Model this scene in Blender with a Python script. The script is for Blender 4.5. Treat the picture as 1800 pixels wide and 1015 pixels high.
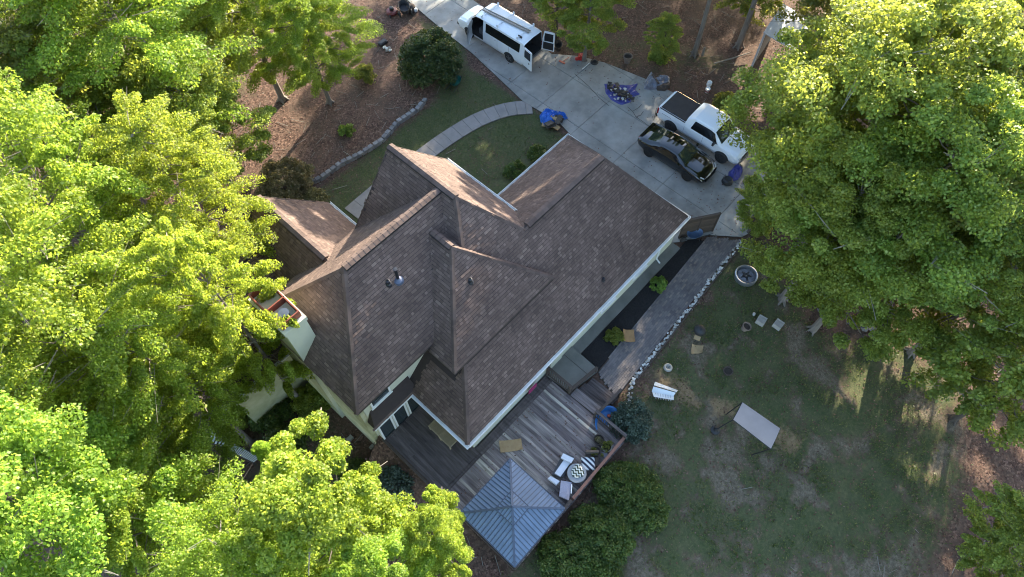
import bpy, math, random
import numpy as np
from mathutils import Vector, Matrix

random.seed(7)
RNG = np.random.default_rng(7)
R = math.radians
for o in list(bpy.data.objects):
    bpy.data.objects.remove(o)
scene = bpy.context.scene
COL = scene.collection

# ------------------------------------------------------------------ camera, sky, sun, exposure
CAM_H, PITCH, YAW, FPX = 32.5, R(61.0), R(42.6), 1200.0        # FPX: focal length in pixels of an 1800 px wide frame
FWD_H = Vector((math.cos(YAW), math.sin(YAW), 0))
RIGHT = Vector((math.sin(YAW), -math.cos(YAW), 0))
FWD = FWD_H * math.cos(PITCH) + Vector((0, 0, -math.sin(PITCH)))
UP = RIGHT.cross(FWD)
cam_data = bpy.data.cameras.new('camera')
cam = bpy.data.objects.new('camera', cam_data)
COL.objects.link(cam)
cam.matrix_world = Matrix(((RIGHT.x, UP.x, -FWD.x, 0), (RIGHT.y, UP.y, -FWD.y, 0), (RIGHT.z, UP.z, -FWD.z, CAM_H), (0, 0, 0, 1)))
cam_data.sensor_width = 36.0
cam_data.lens = 36.0 * FPX / 1800.0
cam_data.clip_end = 2000.0
scene.camera = cam

SUN_EL, SUN_AZ = R(19.0), math.atan2(0.31, 0.95)               # azimuth counter-clockwise from +X
world = bpy.data.worlds.new('World')
scene.world = world
world.use_nodes = True
wn = world.node_tree
wn.nodes.clear()
sky = wn.nodes.new('ShaderNodeTexSky')
sky.sky_type = 'NISHITA'
sky.sun_disc = False
sky.sun_elevation = SUN_EL
sky.sun_rotation = math.pi / 2 - SUN_AZ
bg = wn.nodes.new('ShaderNodeBackground')
bg.inputs['Strength'].default_value = 0.15
wo = wn.nodes.new('ShaderNodeOutputWorld')
wn.links.new(sky.outputs[0], bg.inputs['Color'])
wn.links.new(bg.outputs[0], wo.inputs['Surface'])
sun_data = bpy.data.lights.new('sun', 'SUN')
sun_data.energy = 5.0
sun_data.angle = R(0.5)
sun_data.color = (1.0, 0.90, 0.72)
sun = bpy.data.objects.new('sun', sun_data)
COL.objects.link(sun)
SUN_DIR = Vector((math.cos(SUN_EL) * math.cos(SUN_AZ), math.cos(SUN_EL) * math.sin(SUN_AZ), math.sin(SUN_EL)))
sun.rotation_euler = SUN_DIR.to_track_quat('Z', 'Y').to_euler()
sun.location = (60, 20, 60)
scene.view_settings.view_transform = 'Standard'
scene.view_settings.look = 'None'
scene.view_settings.gamma = 1.0
scene.view_settings.use_curve_mapping = False
scene.view_settings.exposure = 2.3
scene.cycles.max_bounces = 6
scene.cycles.diffuse_bounces = 3
scene.cycles.transmission_bounces = 4
scene.cycles.transparent_max_bounces = 4
scene.cycles.use_denoising = True
scene.cycles.filter_width = 1.05


def at(px, py, z=0.0):
    """the place at height z that the photograph shows at pixel (px, py)"""
    d = RIGHT * ((px - 900.0) / FPX) - UP * ((py - 507.5) / FPX) + FWD
    t = (z - CAM_H) / d.z
    return Vector((d.x * t, d.y * t, z))


def aty(px, py, y):
    d = RIGHT * ((px - 900.0) / FPX) - UP * ((py - 507.5) / FPX) + FWD
    t = y / d.y
    return Vector((d.x * t, y, CAM_H + d.z * t))


# ------------------------------------------------------------------ materials
def nt(name):
    m = bpy.data.materials.new(name)
    m.use_nodes = True
    t = m.node_tree
    t.nodes.clear()
    return m, t, (lambda k, **kw: _node(t, k, kw)), t.links.new


def _node(t, k, kw):
    n = t.nodes.new('ShaderNode' + k)
    for a, b in kw.items():
        setattr(n, a, b)
    return n


def ramp(t, stops):
    n = t.nodes.new('ShaderNodeValToRGB')
    e = n.color_ramp.elements
    e[0].position, e[0].color = stops[0][0], (*stops[0][1], 1)
    e[1].position, e[1].color = stops[-1][0], (*stops[-1][1], 1)
    for p, c in stops[1:-1]:
        x = e.new(p)
        x.color = (*c, 1)
    return n


def rnd_fac(t, N, L):
    """a random number per mesh island and per object"""
    g, oi = N('NewGeometry'), N('ObjectInfo')
    a = N('Math', operation='ADD')
    L(g.outputs['Random Per Island'], a.inputs[0])
    L(oi.outputs['Random'], a.inputs[1])
    f = N('Math', operation='FRACT')
    L(a.outputs[0], f.inputs[0])
    return f.outputs[0]


def mat(name, c1, c2=None, scale=4.0, rough=0.8, metal=0.0, bump=0.0, bscale=None, per=0.0, coat=0.0, stretch=(1, 1, 1), spec=0.5, detail=5.0):
    """noise between two colours, optional per-piece brightness variation and fine relief"""
    m, t, N, L = nt(name)
    p, out = N('BsdfPrincipled'), N('OutputMaterial')
    L(p.outputs[0], out.inputs[0])
    p.inputs['Roughness'].default_value = rough
    p.inputs['Metallic'].default_value = metal
    p.inputs['Specular IOR Level'].default_value = spec
    p.inputs['Coat Weight'].default_value = coat
    tc, mp = N('TexCoord'), N('Mapping')
    mp.inputs['Scale'].default_value = stretch
    L(tc.outputs['Object'], mp.inputs[0])
    nz = N('TexNoise')
    nz.inputs['Scale'].default_value = scale
    nz.inputs['Detail'].default_value = detail
    nz.inputs['Roughness'].default_value = 0.62
    L(mp.outputs[0], nz.inputs['Vector'])
    c2 = c2 or tuple(x * 0.8 for x in c1)
    rp = ramp(t, [(0.32, c1), (0.68, c2)])
    L(nz.outputs[0], rp.inputs[0])
    col = rp.outputs[0]
    if per:
        hv = N('HueSaturation')
        mr = N('MapRange')
        mr.inputs['To Min'].default_value = 1 - per
        mr.inputs['To Max'].default_value = 1 + per
        L(rnd_fac(t, N, L), mr.inputs[0])
        L(mr.outputs[0], hv.inputs['Value'])
        L(col, hv.inputs['Color'])
        col = hv.outputs[0]
    L(col, p.inputs['Base Color'])
    if bump:
        b, nb = N('Bump'), N('TexNoise')
        nb.inputs['Scale'].default_value = bscale or scale * 6
        nb.inputs['Detail'].default_value = 4
        L(mp.outputs[0], nb.inputs['Vector'])
        b.inputs['Strength'].default_value = bump
        b.inputs['Distance'].default_value = 0.03
        L(nb.outputs[0], b.inputs['Height'])
        L(b.outputs[0], p.inputs['Normal'])
    return m


def piece_mat(name, stops, rough=0.85, grain=None, bump=0.3, bscale=30, stretch=(1, 1, 1), mottle=0.35):
    """every piece takes its own colour out of a ramp; grain on top"""
    m, t, N, L = nt(name)
    p, out = N('BsdfPrincipled'), N('OutputMaterial')
    L(p.outputs[0], out.inputs[0])
    p.inputs['Roughness'].default_value = rough
    p.inputs['Specular IOR Level'].default_value = 0.25
    tc, mp = N('TexCoord'), N('Mapping')
    mp.inputs['Scale'].default_value = stretch
    g = N('NewGeometry')
    L(g.outputs['Position'], mp.inputs[0])
    nz = N('TexNoise')
    nz.inputs['Scale'].default_value = grain or 3.0
    nz.inputs['Detail'].default_value = 6
    L(mp.outputs[0], nz.inputs['Vector'])
    rp = ramp(t, stops)
    L(rnd_fac(t, N, L), rp.inputs[0])
    hv, mr = N('HueSaturation'), N('MapRange')
    mr.inputs['From Min'].default_value = 0.3
    mr.inputs['From Max'].default_value = 0.7
    mr.inputs['To Min'].default_value = 1 - mottle
    mr.inputs['To Max'].default_value = 1 + mottle
    L(nz.outputs[0], mr.inputs[0])
    L(mr.outputs[0], hv.inputs['Value'])
    L(rp.outputs[0], hv.inputs['Color'])
    L(hv.outputs[0], p.inputs['Base Color'])
    b, nb = N('Bump'), N('TexNoise')
    nb.inputs['Scale'].default_value = bscale
    L(mp.outputs[0], nb.inputs['Vector'])
    b.inputs['Strength'].default_value = bump
    b.inputs['Distance'].default_value = 0.02
    L(nb.outputs[0], b.inputs['Height'])
    L(b.outputs[0], p.inputs['Normal'])
    return m


def leaf_mat(name, stops, trans, tw=0.45, rough=0.5):
    m, t, N, L = nt(name)
    p, out, tr, mx = N('BsdfPrincipled'), N('OutputMaterial'), N('BsdfTranslucent'), N('MixShader')
    p.inputs['Roughness'].default_value = rough
    p.inputs['Specular IOR Level'].default_value = 0.3
    rp = ramp(t, stops)
    g, oi = N('NewGeometry'), N('ObjectInfo')
    L(g.outputs['Random Per Island'], rp.inputs[0])
    hv, mr = N('HueSaturation'), N('MapRange')
    mr.inputs['To Min'].default_value = 0.482
    mr.inputs['To Max'].default_value = 0.508
    L(oi.outputs['Random'], mr.inputs[0])
    L(mr.outputs[0], hv.inputs['Hue'])
    L(rp.outputs[0], hv.inputs['Color'])
    at_n, tm = N('Attribute'), N('MapRange')
    at_n.attribute_name = 'tone'
    tm.inputs['To Min'].default_value = 0.72
    tm.inputs['To Max'].default_value = 1.28
    L(at_n.outputs['Fac'], tm.inputs[0])
    L(tm.outputs[0], hv.inputs['Value'])
    L(hv.outputs[0], p.inputs['Base Color'])
    h2 = N('HueSaturation')
    L(mr.outputs[0], h2.inputs['Hue'])
    mr2 = N('MapRange')
    mr2.inputs['To Min'].default_value = 0.7
    mr2.inputs['To Max'].default_value = 1.25
    L(g.outputs['Random Per Island'], mr2.inputs[0])
    L(mr2.outputs[0], h2.inputs['Value'])
    h2.inputs['Color'].default_value = (*trans, 1)
    L(h2.outputs[0], tr.inputs['Color'])
    mx.inputs[0].default_value = tw
    L(p.outputs[0], mx.inputs[1])
    L(tr.outputs[0], mx.inputs[2])
    L(mx.outputs[0], out.inputs[0])
    return m


def glass_mat(name, c, rough=0.05):
    m, t, N, L = nt(name)
    p, out = N('BsdfPrincipled'), N('OutputMaterial')
    p.inputs['Base Color'].default_value = (*c, 1)
    p.inputs['Roughness'].default_value = rough
    p.inputs['Specular IOR Level'].default_value = 0.8
    L(p.outputs[0], out.inputs[0])
    return m


def stripe_mat(name, c1, c2, freq, zig=0.0, rough=0.9):
    m, t, N, L = nt(name)
    p, out = N('BsdfPrincipled'), N('OutputMaterial')
    L(p.outputs[0], out.inputs[0])
    p.inputs['Roughness'].default_value = rough
    tc, sp = N('TexCoord'), N('SeparateXYZ')
    L(tc.outputs['Object'], sp.inputs[0])
    ax = N('Math', operation='MULTIPLY')
    ax.inputs[1].default_value = freq
    L(sp.outputs[0], ax.inputs[0])
    pp = N('Math', operation='PINGPONG')
    pp.inputs[1].default_value = 0.09
    L(sp.outputs[1], pp.inputs[0])
    zz = N('Math', operation='MULTIPLY_ADD')
    zz.inputs[1].default_value = zig
    L(pp.outputs[0], zz.inputs[0])
    L(ax.outputs[0], zz.inputs[2])
    fr = N('Math', operation='FRACT')
    L(zz.outputs[0], fr.inputs[0])
    gt = N('Math', operation='GREATER_THAN')
    gt.inputs[1].default_value = 0.5
    L(fr.outputs[0], gt.inputs[0])
    rp = ramp(t, [(0.0, c1), (1.0, c2)])
    L(gt.outputs[0], rp.inputs[0])
    L(rp.outputs[0], p.inputs['Base Color'])
    return m


M = {}
M['shingle'] = piece_mat('asphalt_shingle', [(0.0, (0.095, 0.065, 0.054)), (0.35, (0.118, 0.081, 0.067)), (0.8, (0.136, 0.094, 0.077)), (0.95, (0.162, 0.114, 0.092)), (1.0, (0.190, 0.136, 0.109))], rough=0.92, grain=0.7, bump=0.5, bscale=55, mottle=0.22)
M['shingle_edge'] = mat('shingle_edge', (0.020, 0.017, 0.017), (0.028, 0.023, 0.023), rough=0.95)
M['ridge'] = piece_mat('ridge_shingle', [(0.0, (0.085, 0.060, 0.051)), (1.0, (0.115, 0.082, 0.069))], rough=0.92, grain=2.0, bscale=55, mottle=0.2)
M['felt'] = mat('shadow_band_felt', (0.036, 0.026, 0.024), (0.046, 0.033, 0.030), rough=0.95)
M['stucco'] = mat('pale_stucco', (0.56, 0.55, 0.43), (0.49, 0.49, 0.38), scale=0.9, rough=0.9, bump=0.25, bscale=60)
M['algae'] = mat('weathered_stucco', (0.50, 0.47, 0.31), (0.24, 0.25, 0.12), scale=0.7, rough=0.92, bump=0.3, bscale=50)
M['white'] = mat('white_trim', (0.74, 0.74, 0.72), (0.64, 0.64, 0.62), scale=2.0, rough=0.55)
M['foundation'] = mat('grey_foundation', (0.17, 0.165, 0.15), (0.12, 0.12, 0.105), scale=1.4, rough=0.9, bump=0.2)
M['concrete'] = mat('driveway_concrete', (0.335, 0.322, 0.295), (0.165, 0.160, 0.150), scale=0.6, rough=0.9, bump=0.2, bscale=22, per=0.05, detail=14)
M['walk'] = mat('walkway_concrete', (0.25, 0.225, 0.21), (0.19, 0.17, 0.16), scale=1.5, rough=0.9, bump=0.15, bscale=30, per=0.05)
M['slab'] = mat('porch_concrete', (0.17, 0.165, 0.145), (0.115, 0.115, 0.10), scale=1.1, rough=0.9, bump=0.1)
M['joint'] = mat('joint_soil', (0.055, 0.048, 0.040), (0.085, 0.074, 0.06), scale=5, rough=0.95)
M['paver'] = piece_mat('grey_paver', [(0.0, (0.11, 0.098, 0.098)), (0.5, (0.145, 0.128, 0.124)), (0.85, (0.165, 0.143, 0.135)), (1.0, (0.21, 0.17, 0.145))], grain=0.7, bump=0.3, mottle=0.22)
M['block'] = piece_mat('wall_block', [(0.0, (0.13, 0.125, 0.13)), (1.0, (0.23, 0.215, 0.21))], grain=4, mottle=0.25)
M['whitestone'] = piece_mat('pale_stone', [(0.0, (0.22, 0.20, 0.17)), (0.5, (0.46, 0.44, 0.40)), (1.0, (0.68, 0.66, 0.62))], grain=6, mottle=0.2)
M['rock'] = piece_mat('field_stone', [(0.0, (0.14, 0.12, 0.11)), (1.0, (0.26, 0.23, 0.21))], grain=5, mottle=0.3)
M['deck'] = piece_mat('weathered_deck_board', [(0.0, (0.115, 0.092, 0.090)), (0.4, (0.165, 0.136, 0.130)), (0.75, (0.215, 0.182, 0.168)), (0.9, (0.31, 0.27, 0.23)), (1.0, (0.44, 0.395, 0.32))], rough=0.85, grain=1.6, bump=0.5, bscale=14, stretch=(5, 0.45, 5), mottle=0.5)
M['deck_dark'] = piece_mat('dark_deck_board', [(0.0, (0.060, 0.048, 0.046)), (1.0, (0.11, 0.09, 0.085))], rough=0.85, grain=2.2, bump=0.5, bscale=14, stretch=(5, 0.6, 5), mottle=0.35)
M['redwood'] = mat('reddish_timber', (0.26, 0.12, 0.08), (0.17, 0.085, 0.06), scale=3, rough=0.8, bump=0.2, stretch=(0.5, 5, 5))
M['darkwood'] = mat('dark_timber', (0.055, 0.040, 0.032), (0.085, 0.062, 0.048), scale=3, rough=0.85, bump=0.3, per=0.2)
M['fencewood'] = mat('stained_fence_board', (0.045, 0.032, 0.024), (0.07, 0.048, 0.034), scale=2.5, rough=0.85, bump=0.3, per=0.25)
M['gazebo'] = mat('blue_grey_metal_roof', (0.150, 0.205, 0.285), (0.105, 0.15, 0.215), scale=1.1, rough=0.52, metal=0.1, per=0.07)
M['gazebo_rib'] = mat('dark_gazebo_metal', (0.085, 0.105, 0.14), (0.065, 0.08, 0.11), rough=0.45, metal=0.4)
M['mulch'] = mat('black_mulch', (0.011, 0.010, 0.010), (0.026, 0.022, 0.021), scale=16, rough=0.97, bump=1.0, bscale=45)
M['black'] = mat('matt_black', (0.014, 0.014, 0.015), (0.022, 0.022, 0.022), rough=0.6)
M['rubber'] = mat('tyre_rubber', (0.020, 0.019, 0.019), (0.03, 0.028, 0.027), rough=0.85)
M['interior'] = mat('dark_cabin', (0.018, 0.017, 0.017), (0.03, 0.027, 0.025), rough=0.9)
M['carwhite'] = mat('white_car_paint', (0.74, 0.76, 0.78), (0.70, 0.72, 0.74), scale=0.7, rough=0.32, coat=0.5)
M['carblack'] = mat('black_car_paint', (0.004, 0.004, 0.0045), (0.006, 0.006, 0.0065), scale=1, rough=0.09, coat=1.0)
M['chrome'] = mat('grey_metal', (0.42, 0.42, 0.43), (0.34, 0.34, 0.35), rough=0.35, metal=0.8)
M['rim'] = mat('wheel_metal', (0.16, 0.155, 0.15), (0.11, 0.105, 0.10), rough=0.4, metal=0.7)
M['rimdark'] = mat('dark_wheel_metal', (0.05, 0.048, 0.046), (0.035, 0.033, 0.032), rough=0.4, metal=0.6)
M['glass'] = glass_mat('tinted_glass', (0.010, 0.011, 0.012))
M['pane'] = glass_mat('window_pane', (0.030, 0.042, 0.046), 0.04)
M['wind'] = glass_mat('windscreen_glass', (0.02, 0.028, 0.022), 0.03)
M['lampred'] = mat('red_lamp', (0.32, 0.02, 0.02), (0.22, 0.015, 0.015), rough=0.25)
M['lampclear'] = mat('clear_lamp', (0.55, 0.55, 0.55), (0.45, 0.45, 0.45), rough=0.15)
M['tonneau'] = mat('black_vinyl', (0.020, 0.019, 0.021), (0.030, 0.028, 0.030), scale=3, rough=0.75)
M['aluminium'] = mat('ladder_metal', (0.33, 0.30, 0.27), (0.26, 0.23, 0.20), rough=0.5, metal=0.4)
M['bluetarp'] = mat('blue_tarpaulin', (0.02, 0.14, 0.55), (0.015, 0.09, 0.38), scale=5, rough=0.45)
M['navytarp'] = mat('dark_blue_tarpaulin', (0.055, 0.055, 0.26), (0.035, 0.04, 0.17), scale=4, rough=0.5)
M['greytarp'] = mat('grey_tarpaulin', (0.22, 0.23, 0.27), (0.10, 0.10, 0.12), scale=3, rough=0.55)
M['browncloth'] = mat('brown_burlap', (0.095, 0.070, 0.055), (0.06, 0.045, 0.036), scale=8, rough=0.95)
M['debris_dark'] = mat('torn_shingle', (0.035, 0.03, 0.027), (0.07, 0.058, 0.048), scale=6, rough=0.95, per=0.3)
M['debris_pale'] = mat('pale_scrap', (0.55, 0.53, 0.48), (0.35, 0.33, 0.30), scale=6, rough=0.9, per=0.3)
M['card'] = mat('tan_cardboard', (0.36, 0.25, 0.13), (0.30, 0.20, 0.10), scale=3, rough=0.9)
M['cardorange'] = mat('rusty_tan_sheet', (0.36, 0.205, 0.085), (0.27, 0.15, 0.065), scale=3, rough=0.9)
M['canopy'] = mat('taupe_canvas', (0.34, 0.275, 0.25), (0.29, 0.235, 0.215), scale=1.2, rough=0.9)
M['wicker'] = mat('grey_wicker', (0.10, 0.10, 0.105), (0.06, 0.06, 0.065), scale=30, rough=0.8, bump=0.5)
M['cushion'] = mat('white_cushion', (0.62, 0.63, 0.66), (0.54, 0.55, 0.58), scale=3, rough=0.95)
M['lilac'] = mat('pale_lilac_cushion', (0.40, 0.37, 0.42), (0.31, 0.29, 0.33), scale=4, rough=0.95, bump=0.4)
M['tableglass'] = glass_mat('frosted_table_glass', (0.24, 0.24, 0.24), 0.25)
M['stripes'] = stripe_mat('striped_cushion', (0.03, 0.03, 0.05), (0.66, 0.65, 0.62), 5.2)
M['chevron'] = stripe_mat('chevron_cloth', (0.035, 0.045, 0.03), (0.58, 0.58, 0.50), 6.5, 6.0)
M['terracotta'] = mat('clay_pot', (0.20, 0.15, 0.115), (0.14, 0.105, 0.085), scale=5, rough=0.9, bump=0.3)
M['palepot'] = mat('pale_planter', (0.36, 0.335, 0.295), (0.25, 0.235, 0.205), scale=4, rough=0.85, bump=0.2)
M['darkpot'] = mat('dark_pot', (0.05, 0.035, 0.028), (0.075, 0.055, 0.042), scale=5, rough=0.7)
M['soil'] = mat('potting_soil', (0.03, 0.022, 0.016), (0.05, 0.038, 0.028), scale=20, rough=0.98, bump=0.6)
M['greenplastic'] = mat('green_plastic', (0.012, 0.10, 0.075), (0.01, 0.075, 0.055), rough=0.35)
M['bluetray'] = mat('blue_painted_tray', (0.10, 0.165, 0.27), (0.08, 0.13, 0.22), scale=3, rough=0.4)
M['bluepool'] = mat('blue_plastic', (0.03, 0.17, 0.42), (0.02, 0.11, 0.30), scale=4, rough=0.4)
M['red'] = mat('red_plastic', (0.45, 0.025, 0.02), (0.35, 0.02, 0.018), rough=0.4)
M['orange'] = mat('orange_red_paint', (0.42, 0.10, 0.06), (0.33, 0.08, 0.05), rough=0.6)
M['maroon'] = mat('maroon_machine_paint', (0.16, 0.025, 0.02), (0.11, 0.02, 0.016), rough=0.5)
M['rust'] = mat('rust_red_metal', (0.25, 0.065, 0.035), (0.17, 0.045, 0.028), scale=2.5, rough=0.6, metal=0.1)
M['ash'] = mat('fire_pit_ash', (0.28, 0.28, 0.31), (0.13, 0.125, 0.13), scale=5, rough=0.95, bump=0.4)
M['vent'] = mat('black_vent', (0.012, 0.013, 0.017), (0.02, 0.021, 0.026), rough=0.4)
M['lead'] = mat('blue_flashing', (0.11, 0.13, 0.19), (0.08, 0.095, 0.14), rough=0.5, metal=0.3)
M['lattice'] = mat('tan_lattice', (0.36, 0.29, 0.18), (0.29, 0.23, 0.14), scale=8, rough=0.85)
M['pink'] = mat('magenta_cloth', (0.34, 0.03, 0.12), (0.25, 0.02, 0.09), rough=0.9)
M['bark'] = mat('grey_bark', (0.20, 0.17, 0.14), (0.11, 0.09, 0.075), scale=5, rough=0.95, bump=0.8, bscale=14, stretch=(1, 1, 0.25))
M['barkdark'] = mat('brown_bark', (0.085, 0.068, 0.055), (0.05, 0.04, 0.033), scale=5, rough=0.95, bump=0.8, bscale=14, stretch=(1, 1, 0.25))
M['twig'] = mat('pale_twig', (0.24, 0.21, 0.17), (0.16, 0.14, 0.115), rough=0.9)
M['shedroof'] = mat('pale_metal_sheet', (0.42, 0.43, 0.46), (0.35, 0.36, 0.39), rough=0.5, metal=0.2)
M['shedwall'] = mat('shed_boards', (0.16, 0.13, 0.11), (0.12, 0.10, 0.085), rough=0.9)

M['leaf_spring'] = leaf_mat('spring_leaf', [(0.0, (0.075, 0.14, 0.018)), (0.45, (0.145, 0.22, 0.028)), (0.85, (0.23, 0.29, 0.045)), (0.96, (0.34, 0.38, 0.10)), (1.0, (0.42, 0.40, 0.20))], (0.52, 0.65, 0.065), 0.52)
M['leaf_gum'] = leaf_mat('broad_spring_leaf', [(0.0, (0.075, 0.16, 0.020)), (0.45, (0.14, 0.23, 0.03)), (0.9, (0.25, 0.33, 0.06)), (1.0, (0.40, 0.44, 0.16))], (0.50, 0.66, 0.075), 0.52)
M['leaf_mid'] = leaf_mat('green_leaf', [(0.0, (0.06, 0.115, 0.022)), (0.5, (0.135, 0.205, 0.038)), (0.92, (0.21, 0.28, 0.065)), (1.0, (0.33, 0.36, 0.13))], (0.48, 0.56, 0.07), 0.5)
M['leaf_olive'] = leaf_mat('olive_leaf', [(0.0, (0.085, 0.115, 0.02)), (0.6, (0.125, 0.155, 0.03)), (1.0, (0.20, 0.205, 0.05))], (0.42, 0.44, 0.06), 0.48)
M['leaf_dark'] = leaf_mat('evergreen_leaf', [(0.0, (0.022, 0.044, 0.014)), (0.7, (0.042, 0.074, 0.022)), (1.0, (0.12, 0.135, 0.045))], (0.12, 0.18, 0.02), 0.25, 0.4)
M['leaf_hedge'] = leaf_mat('hedge_leaf', [(0.0, (0.035, 0.070, 0.014)), (0.7, (0.07, 0.115, 0.024)), (1.0, (0.17, 0.18, 0.05))], (0.2, 0.26, 0.03), 0.3, 0.4)
M['leaf_silver'] = leaf_mat('grey_green_leaf', [(0.0, (0.035, 0.055, 0.035)), (0.7, (0.07, 0.10, 0.07)), (1.0, (0.13, 0.16, 0.12))], (0.10, 0.15, 0.07), 0.25, 0.4)
M['leaf_tan'] = leaf_mat('tan_green_leaf', [(0.0, (0.08, 0.08, 0.03)), (0.6, (0.15, 0.135, 0.06)), (1.0, (0.26, 0.20, 0.11))], (0.28, 0.25, 0.08), 0.35)
M['leaf_lime'] = leaf_mat('lime_leaf', [(0.0, (0.07, 0.14, 0.02)), (1.0, (0.15, 0.24, 0.04))], (0.25, 0.38, 0.05), 0.35)
M['blade'] = leaf_mat('grass_blade', [(0.0, (0.045, 0.080, 0.020)), (0.6, (0.085, 0.125, 0.030)), (0.85, (0.14, 0.14, 0.05)), (1.0, (0.22, 0.175, 0.09))], (0.18, 0.22, 0.04), 0.3)
M['litter'] = leaf_mat('fallen_leaf', [(0.0, (0.07, 0.036, 0.024)), (0.5, (0.155, 0.085, 0.058)), (0.85, (0.23, 0.135, 0.095)), (1.0, (0.34, 0.22, 0.16))], (0.16, 0.08, 0.04), 0.15, 0.8)


# ------------------------------------------------------------------ mesh helpers
def off_of(parent):
    v = Vector((0, 0, 0))
    while parent:
        v += parent.location
        parent = parent.parent
    return v


def link(name, data, parent=None):
    o = bpy.data.objects.new(name, data)
    COL.objects.link(o)
    if parent:
        o.parent = parent
    return o


def tag(o, label=None, cat=None, group=None, kind=None):
    if label: o['label'] = label
    if cat: o['category'] = cat
    if group: o['group'] = group
    if kind: o['kind'] = kind
    return o


def thing(name, label, cat, loc, rz=0.0, group=None, kind=None):
    o = link(name, None)
    o.empty_display_size = 0.2
    o.location = loc
    o.rotation_euler = (0, 0, rz)
    return tag(o, label, cat, group, kind)


class MB:
    def __init__(s):
        s.v, s.f = [], []

    def add(s, pts, faces):
        b = len(s.v)
        s.v += [tuple(p) for p in pts]
        s.f += [tuple(b + i for i in f) for f in faces]
        return s

    def poly(s, pts):
        return s.add(pts, [tuple(range(len(pts)))])

    def box(s, x0, x1, y0, y1, z0, z1):
        return s.add([(x0, y0, z0), (x1, y0, z0), (x1, y1, z0), (x0, y1, z0), (x0, y0, z1), (x1, y0, z1), (x1, y1, z1), (x0, y1, z1)],
                     [(3, 2, 1, 0), (4, 5, 6, 7), (0, 1, 5, 4), (1, 2, 6, 5), (2, 3, 7, 6), (3, 0, 4, 7)])

    def bar(s, a, b, w, h, up=(0, 0, 1)):
        a, b = Vector(a), Vector(b)
        d = (b - a).normalized()
        u = Vector(up)
        sd = d.cross(u)
        if sd.length < 1e-4:
            sd = d.cross(Vector((1, 0, 0)))
        sd.normalize()
        u = sd.cross(d)
        p = []
        for e in (a, b):
            for i, j in ((-1, -1), (1, -1), (1, 1), (-1, 1)):
                p.append(e + sd * (i * w / 2) + u * (j * h / 2))
        return s.add(p, [(3, 2, 1, 0), (4, 5, 6, 7), (0, 1, 5, 4), (1, 2, 6, 5), (2, 3, 7, 6), (3, 0, 4, 7)])

    def tube(s, path, radii, n=8, cap=True):
        path = [Vector(p) for p in path]
        if not hasattr(radii, '__len__'):
            radii = [radii] * len(path)
        b = len(s.v)
        ref = None
        for i, p in enumerate(path):
            d = (path[min(i + 1, len(path) - 1)] - path[max(i - 1, 0)])
            d = d.normalized() if d.length > 1e-6 else Vector((0, 0, 1))
            if ref is None:
                ref = d.orthogonal().normalized()
            ref = (ref - d * ref.dot(d))
            ref = ref.normalized() if ref.length > 1e-5 else d.orthogonal().normalized()
            bi = d.cross(ref)
            for k in range(n):
                a = 2 * math.pi * k / n
                s.v.append(tuple(p + (ref * math.cos(a) + bi * math.sin(a)) * radii[i]))
        for i in range(len(path) - 1):
            for k in range(n):
                s.f.append((b + i * n + k, b + i * n + (k + 1) % n, b + (i + 1) * n + (k + 1) % n, b + (i + 1) * n + k))
        if cap:
            s.f.append(tuple(b + k for k in range(n - 1, -1, -1)))
            s.f.append(tuple(b + (len(path) - 1) * n + k for k in range(n)))
        return s

    def lathe(s, prof, c=(0, 0, 0), n=20, axis='z', sq=False):
        b = len(s.v)
        c = Vector(c)
        for r, h in prof:
            for k in range(n):
                a = 2 * math.pi * k / n
                x, y = r * math.cos(a), r * math.sin(a)
                s.v.append(tuple(c + (Vector((x, y, h)) if axis == 'z' else Vector((x, h, y)))))
        for i in range(len(prof) - 1):
            for k in range(n):
                f = (b + i * n + k, b + i * n + (k + 1) % n, b + (i + 1) * n + (k + 1) % n, b + (i + 1) * n + k)
                s.f.append(f if axis == 'z' else f[::-1])
        s.f.append(tuple(b + k for k in range(n - 1, -1, -1)))
        s.f.append(tuple(b + (len(prof) - 1) * n + k for k in range(n)))
        return s

    def prism(s, poly, z0, z1):
        n = len(poly)
        b = len(s.v)
        for z in (z0, z1):
            for x, y in poly:
                s.v.append((x, y, z))
        s.f.append(tuple(b + i for i in range(n - 1, -1, -1)))
        s.f.append(tuple(b + n + i for i in range(n)))
        for i in range(n):
            s.f.append((b + i, b + (i + 1) % n, b + n + (i + 1) % n, b + n + i))
        return s

    def mesh(s, name, m, off=(0, 0, 0), smooth=False):
        me = bpy.data.meshes.new(name)
        o = Vector(off)
        me.from_pydata([(x - o.x, y - o.y, z - o.z) for x, y, z in s.v], [], s.f)
        me.materials.append(m)
        if smooth:
            me.polygons.foreach_set('use_smooth', [True] * len(me.polygons))
        me.update()
        return me

    def build(s, name, m, parent=None, local=False, smooth=False, at0=None):
        """at0: origin of the object (in the vertices' coordinates)"""
        po = Vector((0, 0, 0)) if local else off_of(parent)
        org = Vector(at0) if at0 is not None else (po if parent else Vector((0, 0, 0)))
        me = s.mesh(name, m, org, smooth)
        o = link(name, me, parent)
        o.location = org - po if parent else org
        return o


def np_mesh(name, verts, quads, m):
    """big meshes straight from arrays; quads: (n, k) indices"""
    me = bpy.data.meshes.new(name)
    nv, (nf, k) = len(verts), quads.shape
    me.vertices.add(nv)
    me.vertices.foreach_set('co', np.ascontiguousarray(verts, dtype=np.float32).ravel())
    me.loops.add(nf * k)
    me.loops.foreach_set('vertex_index', np.ascontiguousarray(quads, dtype=np.int32).ravel())
    me.polygons.add(nf)
    me.polygons.foreach_set('loop_start', np.arange(0, nf * k, k, dtype=np.int32))
    me.materials.append(m)
    me.update(calc_edges=True)
    return me


UNIT = {}


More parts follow.
